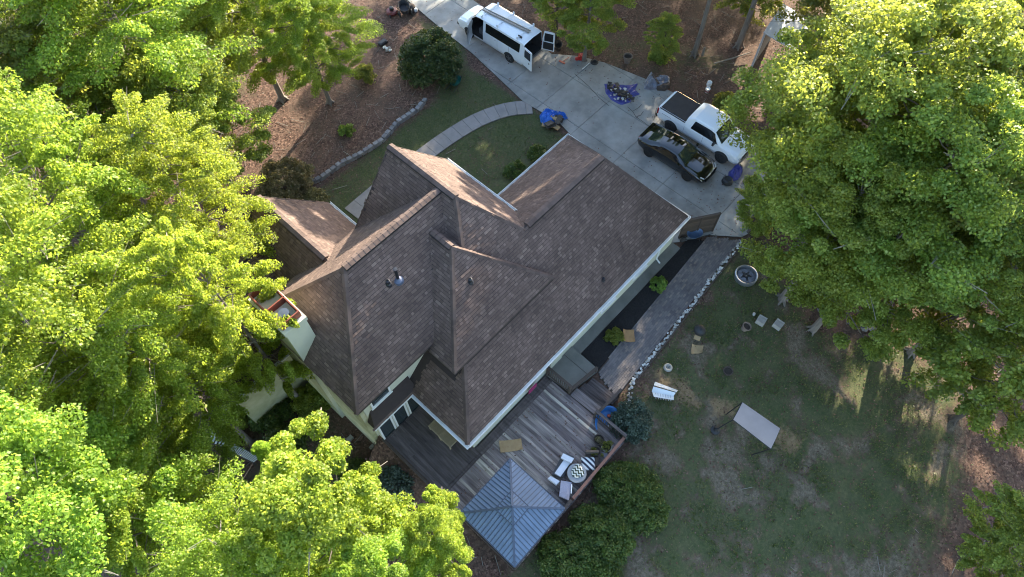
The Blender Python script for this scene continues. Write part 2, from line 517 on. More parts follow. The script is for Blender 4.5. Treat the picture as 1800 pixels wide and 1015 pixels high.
def unit_box(m, bevel=0.0):
    k = (m.name, bevel)
    if k not in UNIT:
        UNIT[k] = MB().box(-.5, .5, -.5, .5, -.5, .5).mesh('board', m)
    return UNIT[k]


def board(name, m, parent, c, size, rot=(0, 0, 0), local=False):
    """a board or block as an object of its own: unit box, scaled"""
    o = link(name, unit_box(m), parent)
    o.location = Vector(c) - (Vector((0, 0, 0)) if local or not parent else off_of(parent))
    o.scale = size
    o.rotation_euler = rot
    return o


def clip(poly, a, b, c):
    """part of a 2D polygon where a*x + b*y + c >= 0"""
    out = []
    n = len(poly)
    for i in range(n):
        p, q = poly[i], poly[(i + 1) % n]
        dp, dq = a * p[0] + b * p[1] + c, a * q[0] + b * q[1] + c
        if dp >= 0:
            out.append(p)
        if (dp >= 0) != (dq >= 0):
            t = dp / (dp - dq)
            out.append((p[0] + (q[0] - p[0]) * t, p[1] + (q[1] - p[1]) * t))
    return out


def inside(poly, X, Y):
    """vectorised point in polygon"""
    X, Y = np.asarray(X), np.asarray(Y)
    r = np.zeros(X.shape, bool)
    n = len(poly)
    for i in range(n):
        x0, y0 = poly[i][:2]
        x1, y1 = poly[(i + 1) % n][:2]
        if y0 == y1:
            continue
        r ^= ((y0 > Y) != (y1 > Y)) & (X < (x1 - x0) * (Y - y0) / (y1 - y0) + x0)
    return r


def fbm(X, Y, seed, scale, octaves=4):
    g = np.random.default_rng(seed)
    out = np.zeros(X.shape)
    amp, tot = 1.0, 0.0
    for o in range(octaves):
        T = g.random((64, 64))
        u, v = X * scale * 2 ** o + 17.3 * o, Y * scale * 2 ** o + 5.1 * o
        i, j = np.floor(u).astype(int), np.floor(v).astype(int)
        fu, fv = u - i, v - j
        fu, fv = fu * fu * (3 - 2 * fu), fv * fv * (3 - 2 * fv)
        i0, j0, i1, j1 = i % 64, j % 64, (i + 1) % 64, (j + 1) % 64
        out += amp * ((T[i0, j0] * (1 - fu) + T[i1, j0] * fu) * (1 - fv) + (T[i0, j1] * (1 - fu) + T[i1, j1] * fu) * fv)
        tot += amp
        amp *= 0.55
    return out / tot


# ------------------------------------------------------------------ ground
P2 = lambda pts, z=0.0: [tuple(at(x, y, z)[:2]) for x, y in pts]
back_lawn = [(26.0, 4.6), (12.2, 3.9), (11.0, 2.4), (-3, 2.4), (-6, -3), (8, -18), *P2([(1620, 1015), (1690, 860), (1700, 700), (1600, 600), (1450, 590)])]
front_lawn = [(23.9, 26.0), (23.7, 20.4), (23.6, 16.5), (22, 15.9), (14, 16.5), (10.2, 21.5), (9.8, 25.2), (14.5, 25.0), (17.4, 25.2), (19.9, 25.2), (23.3, 28.0), (24.9, 33.0), (25.2, 27.5)]
verge = [(28.3, 22.3), (30.2, 19.5), (31, 15.6), (33, 12), (37, 10), (36, 16), (32, 22), (29.6, 26)]
far_lawn = [(5, 38), (13, 33.5), (13, 40), (24, 41), (24, 60), (-5, 60)]
side_green = [(-6, 10), (2.3, 11.6), (2.2, 17.0), (-1.0, 17.3), (-6, 20)]

gx = np.arange(-22, 62.01, 0.28)
gy = np.arange(-24, 66.01, 0.28)
GX, GY = np.meshgrid(gx, gy, indexing='ij')


def blur(a, n):
    for _ in range(n):
        a = (a + np.roll(a, 1, 0) + np.roll(a, -1, 0) + np.roll(a, 1, 1) + np.roll(a, -1, 1)) / 5
    return a


WX = GX + (fbm(GX, GY, 11, 0.5) - 0.5) * 1.6
WY = GY + (fbm(GX, GY, 12, 0.5) - 0.5) * 1.6
lawn_b = blur(inside(back_lawn, WX, WY).astype(float), 9)
lawn_f = blur(inside(front_lawn, GX, GY).astype(float), 2)
soft = blur(np.maximum(inside(verge, WX, WY), np.maximum(inside(far_lawn, WX, WY), inside(side_green, WX, WY))).astype(float), 10)
patch = fbm(GX, GY, 21, 0.42, 5)
patch2 = fbm(GX, GY, 25, 1.3, 4)
bare = np.clip((patch * 0.45 + patch2 * 0.55 - 0.44) * 6.0, 0, 1)
# straw-coloured worn strip beside the paver edging and under the swing, as the lawn itself has it
worn = np.exp(-(((GX - 15.2 + 0.25 * GY) / 0.75) ** 2)) * ((GY > -4) & (GY < 3.6)) * np.clip((fbm(GX, GY, 31, 0.9) - 0.42) * 6, 0, 1)
grass = np.clip(lawn_b * (1 - 0.80 * bare) + lawn_f * (1 - 0.25 * bare) + soft * 0.6 * (1 - 0.6 * bare), 0, 1)
earth = np.clip(lawn_b * bare, 0, 1)
H_ground = (fbm(GX, GY, 41, 0.15) - 0.5) * 0.05 - 0.03
sm = lambda t_: np.clip(t_, 0, 1) ** 2 * (3 - 2 * np.clip(t_, 0, 1))
DROP = 2.6                                                        # the plot falls away beside the end wall of the house
H_ground -= DROP * sm((GY - 3.0) / 8.0) * np.where(GY > 11.3, (GX < 2.65).astype(float), sm((2.7 - GX) / 2.0)) * (1 - sm((GY - 25.5) / 9.0))
H_ground -= 0.35 * np.clip((GX - 40) / 20, 0, 1) + 0.35 * np.clip((-5 - GX) / 15, 0, 1)

m, t, N, L = nt('ground_cover')
p, out = N('BsdfPrincipled'), N('OutputMaterial')
L(p.outputs[0], out.inputs[0])
p.inputs['Roughness'].default_value = 0.95
p.inputs['Specular IOR Level'].default_value = 0.2
geo = N('NewGeometry')


def nz(scale, detail=6, rough=0.65):
    n = N('TexNoise')
    n.inputs['Scale'].default_value = scale
    n.inputs['Detail'].default_value = detail
    n.inputs['Roughness'].default_value = rough
    L(geo.outputs['Position'], n.inputs['Vector'])
    return n.outputs[0]


def mix(f, a, b):
    n = N('MixRGB')
    L(f, n.inputs[0])
    L(a, n.inputs[1])
    L(b, n.inputs[2])
    return n.outputs[0]


def rp(f, stops):
    n = ramp(t, stops)
    L(f, n.inputs[0])
    return n.outputs[0]


vor = N('TexVoronoi')
vor.inputs['Scale'].default_value = 11.0
L(geo.outputs['Position'], vor.inputs['Vector'])
sepc = N('SeparateColor')
L(vor.outputs['Color'], sepc.inputs[0])
litter_c = rp(sepc.outputs[0], [(0.0, (0.045, 0.026, 0.019)), (0.4, (0.10, 0.056, 0.040)), (0.8, (0.16, 0.092, 0.066)), (1.0, (0.25, 0.155, 0.115))])
soil_c = rp(nz(0.9), [(0.35, (0.075, 0.052, 0.038)), (0.65, (0.13, 0.085, 0.062))])
litter_c = mix(rp(nz(0.55, 8, .7), [(0.38, (0.05, 0.05, 0.05)), (0.62, (0.92, 0.92, 0.92))]), litter_c, soil_c)
grass_a = rp(nz(7.0, 10, 0.85), [(0.36, (0.020, 0.036, 0.012)), (0.5, (0.060, 0.076, 0.024)), (0.63, (0.16, 0.145, 0.060))])
grass_b = rp(nz(1.1, 10, 0.75), [(0.36, (0.055, 0.075, 0.030)), (0.64, (0.115, 0.105, 0.062))])
gm = N('MixRGB')
gm.inputs[0].default_value = 0.5
L(grass_a, gm.inputs[1])
L(grass_b, gm.inputs[2])
grass_c = gm.outputs[0]
earth_c = rp(nz(6.0, 10, 0.85), [(0.36, (0.060, 0.050, 0.032)), (0.5, (0.135, 0.108, 0.074)), (0.64, (0.235, 0.19, 0.135))])
straw_c = rp(nz(7.0, 8), [(0.35, (0.16, 0.105, 0.055)), (0.65, (0.27, 0.19, 0.105))])


def attr(name):
    n = N('Attribute')
    n.attribute_name = name
    return n.outputs['Fac']


def ragged(f, w=0.5):
    a = N('Math', operation='MULTIPLY_ADD')
    L(nz(4.5, 10, 0.85), a.inputs[0])
    a.inputs[1].default_value = 2.6
    L(f, a.inputs[2])
    r = N('MapRange')
    r.inputs['From Min'].default_value = 1.62
    r.inputs['From Max'].default_value = 1.62 + w
    L(a.outputs[0], r.inputs[0])
    return r.outputs[0]


col = mix(ragged(attr('earth')), litter_c, earth_c)
col = mix(ragged(attr('grass')), col, grass_c)
col = mix(ragged(attr('worn')), col, straw_c)
L(col, p.inputs['Base Color'])
bm_, nb = N('Bump'), nz(14.0, 6, 0.7)
bm_.inputs['Strength'].default_value = 0.9
bm_.inputs['Distance'].default_value = 0.06
L(nb, bm_.inputs['Height'])
L(bm_.outputs[0], p.inputs['Normal'])
M['ground'] = m

nx, ny = GX.shape
idx = np.arange(nx * ny).reshape(nx, ny)
quads = np.stack([idx[:-1, :-1], idx[1:, :-1], idx[1:, 1:], idx[:-1, 1:]], -1).reshape(-1, 4)
gme = np_mesh('ground', np.stack([GX, GY, H_ground], -1).reshape(-1, 3), quads, M['ground'])
for nm, a in (('grass', grass), ('earth', earth), ('worn', worn)):
    at_ = gme.attributes.new(nm, 'FLOAT', 'POINT')
    at_.data.foreach_set('value', a.ravel().astype(np.float32))
ground = tag(link('ground', gme), kind='structure', label='lawn, bare earth and leaf litter around the house')
tag(MB().poly([(-700, -700, -3.6), (700, -700, -3.6), (700, 700, -3.6), (-700, 700, -3.6)]).build('terrain', M['ground']), kind='structure', label='wooded land running on to the horizon')


def ground_z(x, y):
    i = int(round((x - gx[0]) / 0.28)); j = int(round((y - gy[0]) / 0.28))
    if 0 <= i < nx and 0 <= j < ny:
        return float(H_ground[i, j])
    return -0.4


# grass tufts and fallen leaves: real geometry, too many to count
def scatter_quads(name, X, Y, Z, size, tilt, m, label, ratio=0.5):
    n = len(X)
    th = RNG.random(n) * 2 * math.pi
    d = np.stack([np.cos(th), np.sin(th), np.zeros(n)], 1)
    sd = np.stack([-np.sin(th), np.cos(th), np.zeros(n)], 1)
    tl = tilt[0] + (tilt[1] - tilt[0]) * RNG.random(n)
    dd = d * np.cos(tl)[:, None] + np.array([0, 0, 1.0]) * np.sin(tl)[:, None]
    s = (size[0] + (size[1] - size[0]) * RNG.random(n))[:, None]
    base = np.stack([X, Y, Z], 1)
    V = np.stack([base, base + dd * s * .55 + sd * s * ratio * .5, base + dd * s, base + dd * s * .55 - sd * s * ratio * .5], 1).reshape(-1, 3)
    me = np_mesh(name, V, np.arange(4 * n).reshape(-1, 4), m)
    return tag(link(name, me), label=label, kind='stuff')


def spots(n, x0, x1, y0, y1, prob):
    X, Y = x0 + (x1 - x0) * RNG.random(n), y0 + (y1 - y0) * RNG.random(n)
    i = np.clip(np.round((X - gx[0]) / 0.28).astype(int), 0, nx - 1)
    j = np.clip(np.round((Y - gy[0]) / 0.28).astype(int), 0, ny - 1)
    k = RNG.random(n) < prob[i, j]
    return X[k], Y[k], H_ground[i, j][k]


HARD = np.zeros(GX.shape, bool)                                  # filled with the paved outlines below
drive_poly = [(29.6, 60), (29.4, 45), (28.9, 36), (28.55, 29), (28.45, 24.0), (28.3, 22.4), (29.4, 20.9), (30.1, 19.2), (30.75, 16.2), (31.0, 13.9), (31.3, 10), (31.0, 6.2), (29.0, 4.4), (26.6, 4.2), (24.55, 4.85), (23.4, 6.3), (22.1, 7.1), (21.45, 7.6), (21.45, 15.4), (23.65, 16.4), (24.05, 18.2), (23.82, 20.9), (24.35, 24.0), (24.75, 26.4), (25.0, 29.5), (25.45, 33.5), (25.9, 45), (26.2, 60)]
for poly in (drive_poly,):
    HARD |= inside(poly, GX, GY)
HARD |= (GX > 12.2) & (GX < 24.3) & (GY > 4.2) & (GY < 7.6)
HARD |= (GX > 2.6) & (GX < 10.7) & (GY > 2.3) & (GY < 11.5)
HARD |= (GX > 2.7) & (GX < 21.6) & (GY > 7.4) & (GY < 17.8)
OKG = (~HARD).astype(float)
tuft = np.clip((fbm(GX, GY, 61, 1.1, 4) - 0.40) * 4.5, 0.04, 1)
X, Y, Z = spots(150000, -8, 27, -18, 5, grass * OKG * tuft * (lawn_b > .2))
scatter_quads('lawn_grass', X, Y, Z, (0.06, 0.17), (0.5, 1.2), M['blade'], 'short patchy grass of the back lawn', 0.3)
X, Y, Z = spots(60000, 9, 26, 15, 34, grass * OKG * lawn_f)
scatter_quads('front_grass', X, Y, Z, (0.05, 0.11), (0.5, 1.2), M['blade'], 'short green grass of the front lawn', 0.3)
X, Y, Z = spots(9000, -2, 27, -18, 5, OKG * (lawn_b > .2) * np.clip(0.25 + GX / 30, .1, 1))
scatter_quads('lawn_leaves', X, Y, Z + 0.02, (0.05, 0.13), (0.0, 0.6), M['litter'], 'scattered fallen leaves lying on the back lawn', 0.65)
lit = np.clip(1 - grass - 0.6 * earth - 0.5 * lawn_b, 0, 1) * OKG
X, Y, Z = spots(190000, -10, 40, -14, 50, lit * np.clip(fbm(GX, GY, 51, 0.25) * 2 - 0.35, 0.1, 1))
scatter_quads('leaf_litter', X, Y, Z + 0.01, (0.06, 0.14), (-0.1, 0.5), M['litter'], 'brown fallen leaves under the trees', 0.65)

X, Y, Z = spots(2600, -8, 40, -14, 48, np.clip(1 - grass - .6 * lawn_b, 0, 1) * OKG)
tw_ = MB()
for x_, y_, z_ in zip(X, Y, Z):
    a_, l_ = random.random() * 6.28, random.uniform(.15, .9)
    tw_.bar((x_, y_, z_ + .03), (x_ + math.cos(a_) * l_, y_ + math.sin(a_) * l_, z_ + random.uniform(.03, .12)), random.uniform(.012, .03), .015)
tw_.build('fallen_twigs', M['twig'])
tag(bpy.data.objects['fallen_twigs'], 'fallen twigs lying in the leaf litter', kind='stuff')
n = 2600
X, Y = 21 + 11 * RNG.random(n), 4 + 34 * RNG.random(n)
k_ = inside([(x, y) for x, y in drive_poly], X, Y) & ((X > 27.6) | (Y < 9) | (RNG.random(n) < .25)) & ~((X > 21) & (X < 22) & (Y < 15.8))
scatter_quads('drive_leaves', X[k_], Y[k_], np.full(k_.sum(), .062), (0.05, 0.12), (0.0, 0.4), M['litter'], 'wind blown leaves lying on the driveway', 0.65)

# ------------------------------------------------------------------ driveway: slabs with recessed joints
driveway = tag(MB().prism([(x, y) for x, y in drive_poly], -0.12, 0.012).build('driveway', M['joint']), kind='structure', label='grey concrete driveway of jointed slabs beside the house')
xs_cut = [18, 24.55, 27.55, 30.1, 33]
ys_cut = [2, 6.6, 10.4, 13.55, 16.9, 19.9, 22.65, 27.0, 31.5, 36, 41, 48, 60]
SL = 0
for i in range(len(xs_cut) - 1):
    for j in range(len(ys_cut) - 1):
        g = 0.013
        q = drive_poly
        sk = 0.0
        for a, b, c in ((1, 0, -(xs_cut[i] + g)), (-1, 0, xs_cut[i + 1] - g), (0, 1, -(ys_cut[j] + g)), (0, -1, ys_cut[j + 1] - g)):
            q = clip(q, a, b, c)
            if len(q) < 3:
                break
        if len(q) < 3:
            continue
        ar = abs(sum(q[k][0] * q[(k + 1) % len(q)][1] - q[(k + 1) % len(q)][0] * q[k][1] for k in range(len(q)))) / 2
        if ar < 0.25:
            continue
        MB().prism(q, 0.0, 0.05 + 0.004 * ((i + j) % 2)).build('slab', M['concrete'], driveway)
        SL += 1

# cracks filled with dark soil in the slab behind the pickup
cr = MB()
for pts in ([(1103, 188), (1112, 196), (1118, 206), (1130, 214), (1142, 223)], [(1112, 196), (1122, 190), (1128, 184)], [(1118, 206), (1126, 203), (1131, 196)], [(1154, 190), (1152, 200), (1149, 212)], [(1010, 130), (1035, 152), (1054, 173), (1070, 186)]):
    for a, b in zip(pts[:-1], pts[1:]):
        cr.bar(at(*a, 0.056), at(*b, 0.056), 0.035, 0.006)
cr.build('crack', M['joint'], driveway)


# ------------------------------------------------------------------ curved front walkway
def strip_pieces(name, part, center, w, pieces, z0, z1, m, label):
    """a path laid as separate pieces along a centre line"""
    root = thing(name, label, None, (center[0][0], center[0][1], 0), kind='structure')
    C = [Vector((x, y, 0)) for x, y in center]
    pts = []
    for i in range(len(C) - 1):
        p0, p1, p2, p3 = C[max(i - 1, 0)], C[i], C[i + 1], C[min(i + 2, len(C) - 1)]
        for k in range(pieces):
            u = k / pieces
            pts.append(0.5 * ((2 * p1) + (p2 - p0) * u + (2 * p0 - 5 * p1 + 4 * p2 - p3) * u * u + (3 * p1 - p0 - 3 * p2 + p3) * u ** 3))
    pts.append(C[-1])
    nr = []
    for i in range(len(pts)):
        d = (pts[min(i + 1, len(pts) - 1)] - pts[max(i - 1, 0)]).normalized()
        nr.append(Vector((-d.y, d.x, 0)) * (w / 2))
    for i in range(0, len(pts) - 1):
        a, b = pts[i], pts[i + 1]
        d = (b - a).normalized() * 0.008
        q = [a + nr[i] + d, a - nr[i] + d, b - nr[i + 1] - d, b + nr[i + 1] - d]
        MB().prism([(v.x, v.y) for v in q], -0.05, z1).build(part, m, root)
    return root


strip_pieces('front_walkway', 'slab', [(23.86, 20.2), (22.6, 21.25), (20.7, 22.0), (18.4, 22.35), (16.3, 22.45), (13.5, 22.5), (10.6, 22.4)], 1.12, 3, 0, 0.045, M['walk'], 'curved concrete walkway through the front lawn')

# ------------------------------------------------------------------ rear bed of black mulch, footing, paver path
mulch = tag(MB().prism([(12.62, 5.72), (22.9, 6.25), (22.4, 7.02), (12.72, 6.93)], -0.05, 0.03).build('mulch_bed', M['mulch']), kind='structure', label='long bed of black mulch along the rear wall')
n = 9000
u, v = RNG.random(n), RNG.random(n)
X = 12.66 + u * 10.0
Y = (5.75 + u * 0.5) * (1 - v) + 6.93 * v
scatter_quads('mulch_chips', X, Y, np.full(n, 0.03), (0.03, 0.09), (0.0, 0.6), M['mulch'], 'black wood chips covering the rear bed', 0.4)
tag(MB().box(12.72, 21.5, 6.96, 7.52, -0.05, 0.13).build('wall_footing', M['foundation']), kind='structure', label='grey concrete footing strip along the rear wall')

path = thing('paver_path', 'weathered grey paver path edged with white stones', None, (18, 5.2, 0), kind='structure')
MB().prism([(12.15, 4.12), (24.25, 4.80), (23.25, 6.27), (12.62, 5.68)], -0.08, 0.02).build('path_bed', M['joint'], path)
pv = MB()
ca, sa = math.cos(R(3.0)), math.sin(R(3.0))
PATH_OUT = [(12.15, 4.12), (24.25, 4.80), (23.25, 6.27), (12.62, 5.68)]
row = 0
vy = -0.2
while vy < 1.9:
    ux = -0.3 + (0.11 if row % 2 else 0)
    while ux < 12.4:
        w, d = 0.215, 0.112
        c = (12.15 + (ux + w / 2) * ca - (vy + d / 2) * sa, 4.12 + (ux + w / 2) * sa + (vy + d / 2) * ca)
        if inside(PATH_OUT, np.array([c[0]]), np.array([c[1]]))[0]:
            zz = 0.055 + random.uniform(-.007, .007)
            tx, ty = random.uniform(-.006, .006), random.uniform(-.006, .006)
            q = [(-w / 2 + .006, -d / 2 + .006), (w / 2 - .006, -d / 2 + .006), (w / 2 - .006, d / 2 - .006), (-w / 2 + .006, d / 2 - .006)]
            P = [(c[0] + a * ca - b * sa, c[1] + a * sa + b * ca) for a, b in q]
            pv.add([(x, y, 0.0) for x, y in P] + [(P[k][0], P[k][1], zz + q[k][0] * tx * 8 + q[k][1] * ty * 8) for k in range(4)], [(4, 5, 6, 7), (0, 1, 5, 4), (1, 2, 6, 5), (2, 3, 7, 6), (3, 0, 4, 7)])
        ux += w
    vy += 0.112
    row += 1
pv.build('pavers', M['paver'], path)['kind'] = 'stuff'


def rock_mesh(seed, m, flat=0.6):
    g = random.Random(seed)
    b = MB()
    pr = []
    n = 7
    for r, h in ((0.30, 0.0), (0.52, 0.22), (0.42, 0.62), (0.16, 0.85)):
        pr.append((r, h))
    b.lathe(pr, n=n)
    b.v = [(x * (1 + g.uniform(-.25, .25)), y * (1 + g.uniform(-.25, .25)), z * flat * (1 + g.uniform(-.2, .2))) for x, y, z in b.v]
    return b.mesh('rock', m)


WS = [rock_mesh(i, M['whitestone']) for i in range(5)]
for k in range(175):
    u = (k + random.random()) / 175
    x, y = 12.0 + u * 12.3, 4.0 + u * 0.72 + random.uniform(-0.13, 0.10)
    if u < 0.12:
        x, y = x - 0.4 * (0.12 - u) / 0.12, y - 0.9 * (0.12 - u) / 0.12
    s = random.uniform(0.10, 0.20)
    o = link('stone', random.choice(WS), path)
    o.location = Vector((x, y, 0.0)) - path.location
    o.rotation_euler = (0, 0, random.random() * 6.28)
    o.scale = (s, s * random.uniform(.7, 1), s * .8)
for k in range(8):                                                  # edging of dark timber outside the stones
    board('edging_board', M['darkwood'], path, (14.3 + k * 1.25, 3.98 + k * 0.072, 0.03), (1.22, 0.06, 0.12), (0, 0, R(3.2)))

# ------------------------------------------------------------------ porch slab by the back door
porch = tag(MB().prism([(10.72, 5.98), (12.62, 5.7), (12.70, 7.50), (10.60, 7.50)], 0.0, 0.36).build('porch_slab', M['slab']), kind='structure', label='grey concrete landing at the back door')
MB().bar((12.05, 5.76, 0.363), (12.07, 7.5, 0.363), 0.03, 0.01).build('slab_joint', M['joint'], porch)

# ------------------------------------------------------------------ the house
HOUSE = thing('house', 'large pale house with steep brown shingled hip roofs', 'house', (12, 13, 0))


def clip3(poly, f):
    return clip(poly, *f)


# every roof: footprint and planes z = a x + b y + c
def pl_y0(y, z, s): return (0.0, s, z - s * y)          # rises towards +Y
def pl_y1(y, z, s): return (0.0, -s, z + s * y)
def pl_x0(x, z, s): return (s, 0.0, z - s * x)
def pl_x1(x, z, s): return (-s, 0.0, z + s * x)


PR = 0.97
ROOFS = {
    'main': dict(rect=(5.05, 21.85, 7.35, 15.70), planes=[pl_y0(7.35, 2.42, PR), pl_y1(15.70, 2.42, PR), pl_x1(21.85, 2.42, 1.42), pl_x0(5.05, 2.42, PR)]),
    'front': dict(rect=(8.25, 14.55, 11.40, 18.0), planes=[pl_y0(7.35, 2.43, PR), pl_x1(14.55, 4.93, 1.19), pl_x0(8.25, 4.93, 1.19)]),
    'left': dict(rect=(2.40, 11.4, 11.02, 18.15), planes=[pl_y0(11.02, 5.03, PR), pl_y1(18.15, 5.03, 1.02), pl_x0(2.40, 5.03, 1.03)]),
    'dormer': dict(rect=(6.55, 13.1, 9.42, 13.9), planes=[pl_y0(9.42, 4.70, 0.985), pl_x0(6.55, 4.70, 0.94), pl_x1(13.1, 4.70, 0.94)]),
    'wing': dict(rect=(2.95, 9.35, 15.2, 22.0), planes=[pl_x0(2.95, 2.70, 1.155), pl_x1(9.35, 2.70, 1.155)]),
    'low': dict(rect=(-1.25, 5.0, 16.85, 24.35), planes=[pl_y0(16.85, 2.40, 0.75), pl_y1(24.35, 2.40, 0.75), pl_x0(-1.25, 2.40, 0.95)]),
    'skirt': dict(rect=(2.72, 5.35, 10.90, 11.42), planes=[pl_y0(10.90, 2.42, 1.5), pl_x0(2.72, 2.42, 2.4)]),
}


def rz_(d, x, y):
    x0, x1, y0, y1 = d['rect']
    z = np.min([a * x + b * y + c for a, b, c in d['planes']], axis=0)
    ok = (x > x0 - .001) & (x < x1 + .001) & (y > y0 - .001) & (y < y1 + .001)
    return np.where(ok, z, -99.0)


def roof_z(x, y, skip=None):
    return max(float(rz_(d, np.array(x), np.array(y))) for k, d in ROOFS.items() if k != skip)


def plane_polys(d):
    x0, x1, y0, y1 = d['rect']
    res = []
    for i, (a, b, c) in enumerate(d['planes']):
        q = [(x0, y0), (x1, y0), (x1, y1), (x0, y1)]
        for j, (a2, b2, c2) in enumerate(d['planes']):
            if i != j:
                q = clip(q, a2 - a, b2 - b, c2 - c)
                if len(q) < 3:
                    break
        if len(q) >= 3:
            res.append(((a, b, c), q))
    return res


SH_W, SH_E, SH_T = 0.235, 0.145, 0.014
SH_MESH = [MB().add([(-w / 2, -.004, 0.004), (w / 2, -.004, 0.004), (w / 2, -SH_E + .026, 0.022), (-w / 2, -SH_E + .026, 0.022), (-w / 2, -SH_E + .026, -0.014), (w / 2, -SH_E + .026, -0.014), (-w / 2, 0, -.012), (w / 2, 0, -.012)],
                    [(1, 0, 3, 2), (2, 3, 4, 5), (0, 6, 4, 3), (2, 5, 7, 1)]).mesh('shingle', M['shingle']) for w in (0.13, 0.19, 0.25)]
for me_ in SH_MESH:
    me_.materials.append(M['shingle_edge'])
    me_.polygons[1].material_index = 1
n_single = 0
for rn, d in ROOFS.items():
    polys = plane_polys(d)
    rb = MB()
    for (a, b, c), q in polys:
        Z = lambda x, y: a * x + b * y + c
        top = [(x, y, Z(x, y)) for x, y in q]
        bot = [(x, y, Z(x, y) - 0.16) for x, y in q]
        nq = len(q)
        rb.add(top + bot, [tuple(range(nq)), tuple(range(2 * nq - 1, nq - 1, -1))] + [(i, nq + i, nq + (i + 1) % nq, (i + 1) % nq) for i in range(nq)])
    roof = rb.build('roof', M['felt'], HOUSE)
    sh = MB()
    for (a, b, c), q in polys:
        g = Vector((a, b, 0))
        sl = g.length
        up = Vector((a / sl, b / sl, sl)).normalized()          # up the slope
        ac = Vector((-b / sl, a / sl, 0))                        # along the eave
        nrm = ac.cross(up)
        if nrm.z < 0:
            nrm = -nrm
        ux = [x * ac.x + y * ac.y for x, y in q]
        vy = [(x * a + y * b) / sl for x, y in q]
        hz = math.sqrt(1 + sl * sl)
        u0, u1, v0, v1 = min(ux), max(ux), min(vy), max(vy)
        nrow = int((v1 - v0) * hz / SH_E) + 2
        for r_ in range(nrow):
            vv = v0 + (r_ + 0.5) * SH_E / hz                     # plan distance of the row's middle
            u = u0 - random.random() * 0.3
            while u < u1 + 0.1:
                w = random.choice((0.11, 0.14, 0.17, 0.20, 0.24, 0.28))
                um = u + w / 2
                x, y = um * ac.x + vv * a / sl, um * ac.y + vv * b / sl
                u += w
                if not inside(q, np.array([x]), np.array([y]))[0]:
                    continue
                z = a * x + b * y + c
                if roof_z(x, y, rn) > z + 0.05:
                    continue
                th = random.choice((0.008, 0.012, 0.020, 0.026))
                m0 = Vector((x, y, z)) + nrm * 0.004
                hw = w / 2 - 0.004
                lo = m0 - up * (SH_E / 2 + 0.012)
                hi = m0 + up * (SH_E / 2 - 0.036)
                if rn == 'dormer' and b > 0.5 and n_single < 290 and vv > v0 + 0.9 / hz:
                    o = link('shingle', SH_MESH[0 if w < .16 else 1 if w < .22 else 2], roof)
                    mx = Matrix((( -ac.x if False else ac.x, up.x, nrm.x, 0), (ac.y, up.y, nrm.y, 0), (ac.z, up.z, nrm.z, 0), (0, 0, 0, 1)))
                    if mx.to_3x3().determinant() < 0:
                        mx = Matrix(((-ac.x, up.x, nrm.x, 0), (-ac.y, up.y, nrm.y, 0), (-ac.z, up.z, nrm.z, 0), (0, 0, 0, 1)))
                    mx.translation = hi + nrm * (0.010 + th * .5) - HOUSE.location
                    o.matrix_basis = mx
                    n_single += 1
                    continue
                A, B = lo - ac * hw, lo + ac * hw
                C_, D_ = hi + ac * hw, hi - ac * hw
                t_ = nrm * th
                sh.add([A, B, C_, D_, A + t_, B + t_, C_ + nrm * .003, D_ + nrm * .003], [(4, 5, 6, 7), (0, 1, 5, 4), (1, 2, 6, 5), (3, 0, 4, 7)])
    if sh.f:
        so = sh.build('shingles', M['shingle'], roof)
        so['kind'] = 'stuff'
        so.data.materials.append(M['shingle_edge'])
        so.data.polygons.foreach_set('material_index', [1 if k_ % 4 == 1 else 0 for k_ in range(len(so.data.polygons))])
    d['obj'] = roof

# hip and ridge caps, each cap a piece
CAP = MB().add([(-.5, -.15, -.064), (.5, -.15, -.075), (.5, 0, .0), (-.5, 0, .012), (.5, .15, -.075), (-.5, .15, -.064), (-.5, -.15, -.095), (-.5, .15, -.095), (-.5, 0, 0)], [(0, 1, 2, 3), (3, 2, 4, 5), (0, 3, 5, 7, 6)]).mesh('ridge_cap', M['ridge'])


def caps(roof, a, b, wid=1.0, step=0.26, vent=False):
    a, b = Vector(a), Vector(b)
    d = b - a
    n = max(1, int(d.length / step))
    dn = d.normalized()
    sd = Vector((-dn.y, dn.x, 0)).normalized()
    upv = dn.cross(sd)
    if upv.z < 0:
        upv = -upv
        sd = -sd
    for i in range(n):
        p_ = a + d * ((i + 0.5) / n)
        if roof_z(p_.x, p_.y, None) > p_.z + 0.35:
            continue
        o = link('ridge_cap', CAP, roof)
        mx = Matrix(((dn.x * step * 1.08, sd.x * wid, upv.x, 0), (dn.y * step * 1.08, sd.y * wid, upv.y, 0), (dn.z * step * 1.08, sd.z * wid, upv.z, 0), (0, 0, 0, 1)))
        mx.translation = p_ + upv * (0.085 if vent else 0.055) - HOUSE.location
        o.matrix_basis = mx
    if vent:
        vb = MB()
        for sgn in (-1, 1):
            vb.bar(a + sd * sgn * 0.14 * wid - upv * 0.045, b + sd * sgn * 0.14 * wid - upv * 0.045, 0.03, 0.10)
        vb.build('ridge_vent', M['black'], roof)


def Zr(n_, x, y):
    return float(rz_(ROOFS[n_], np.array(x), np.array(y)))


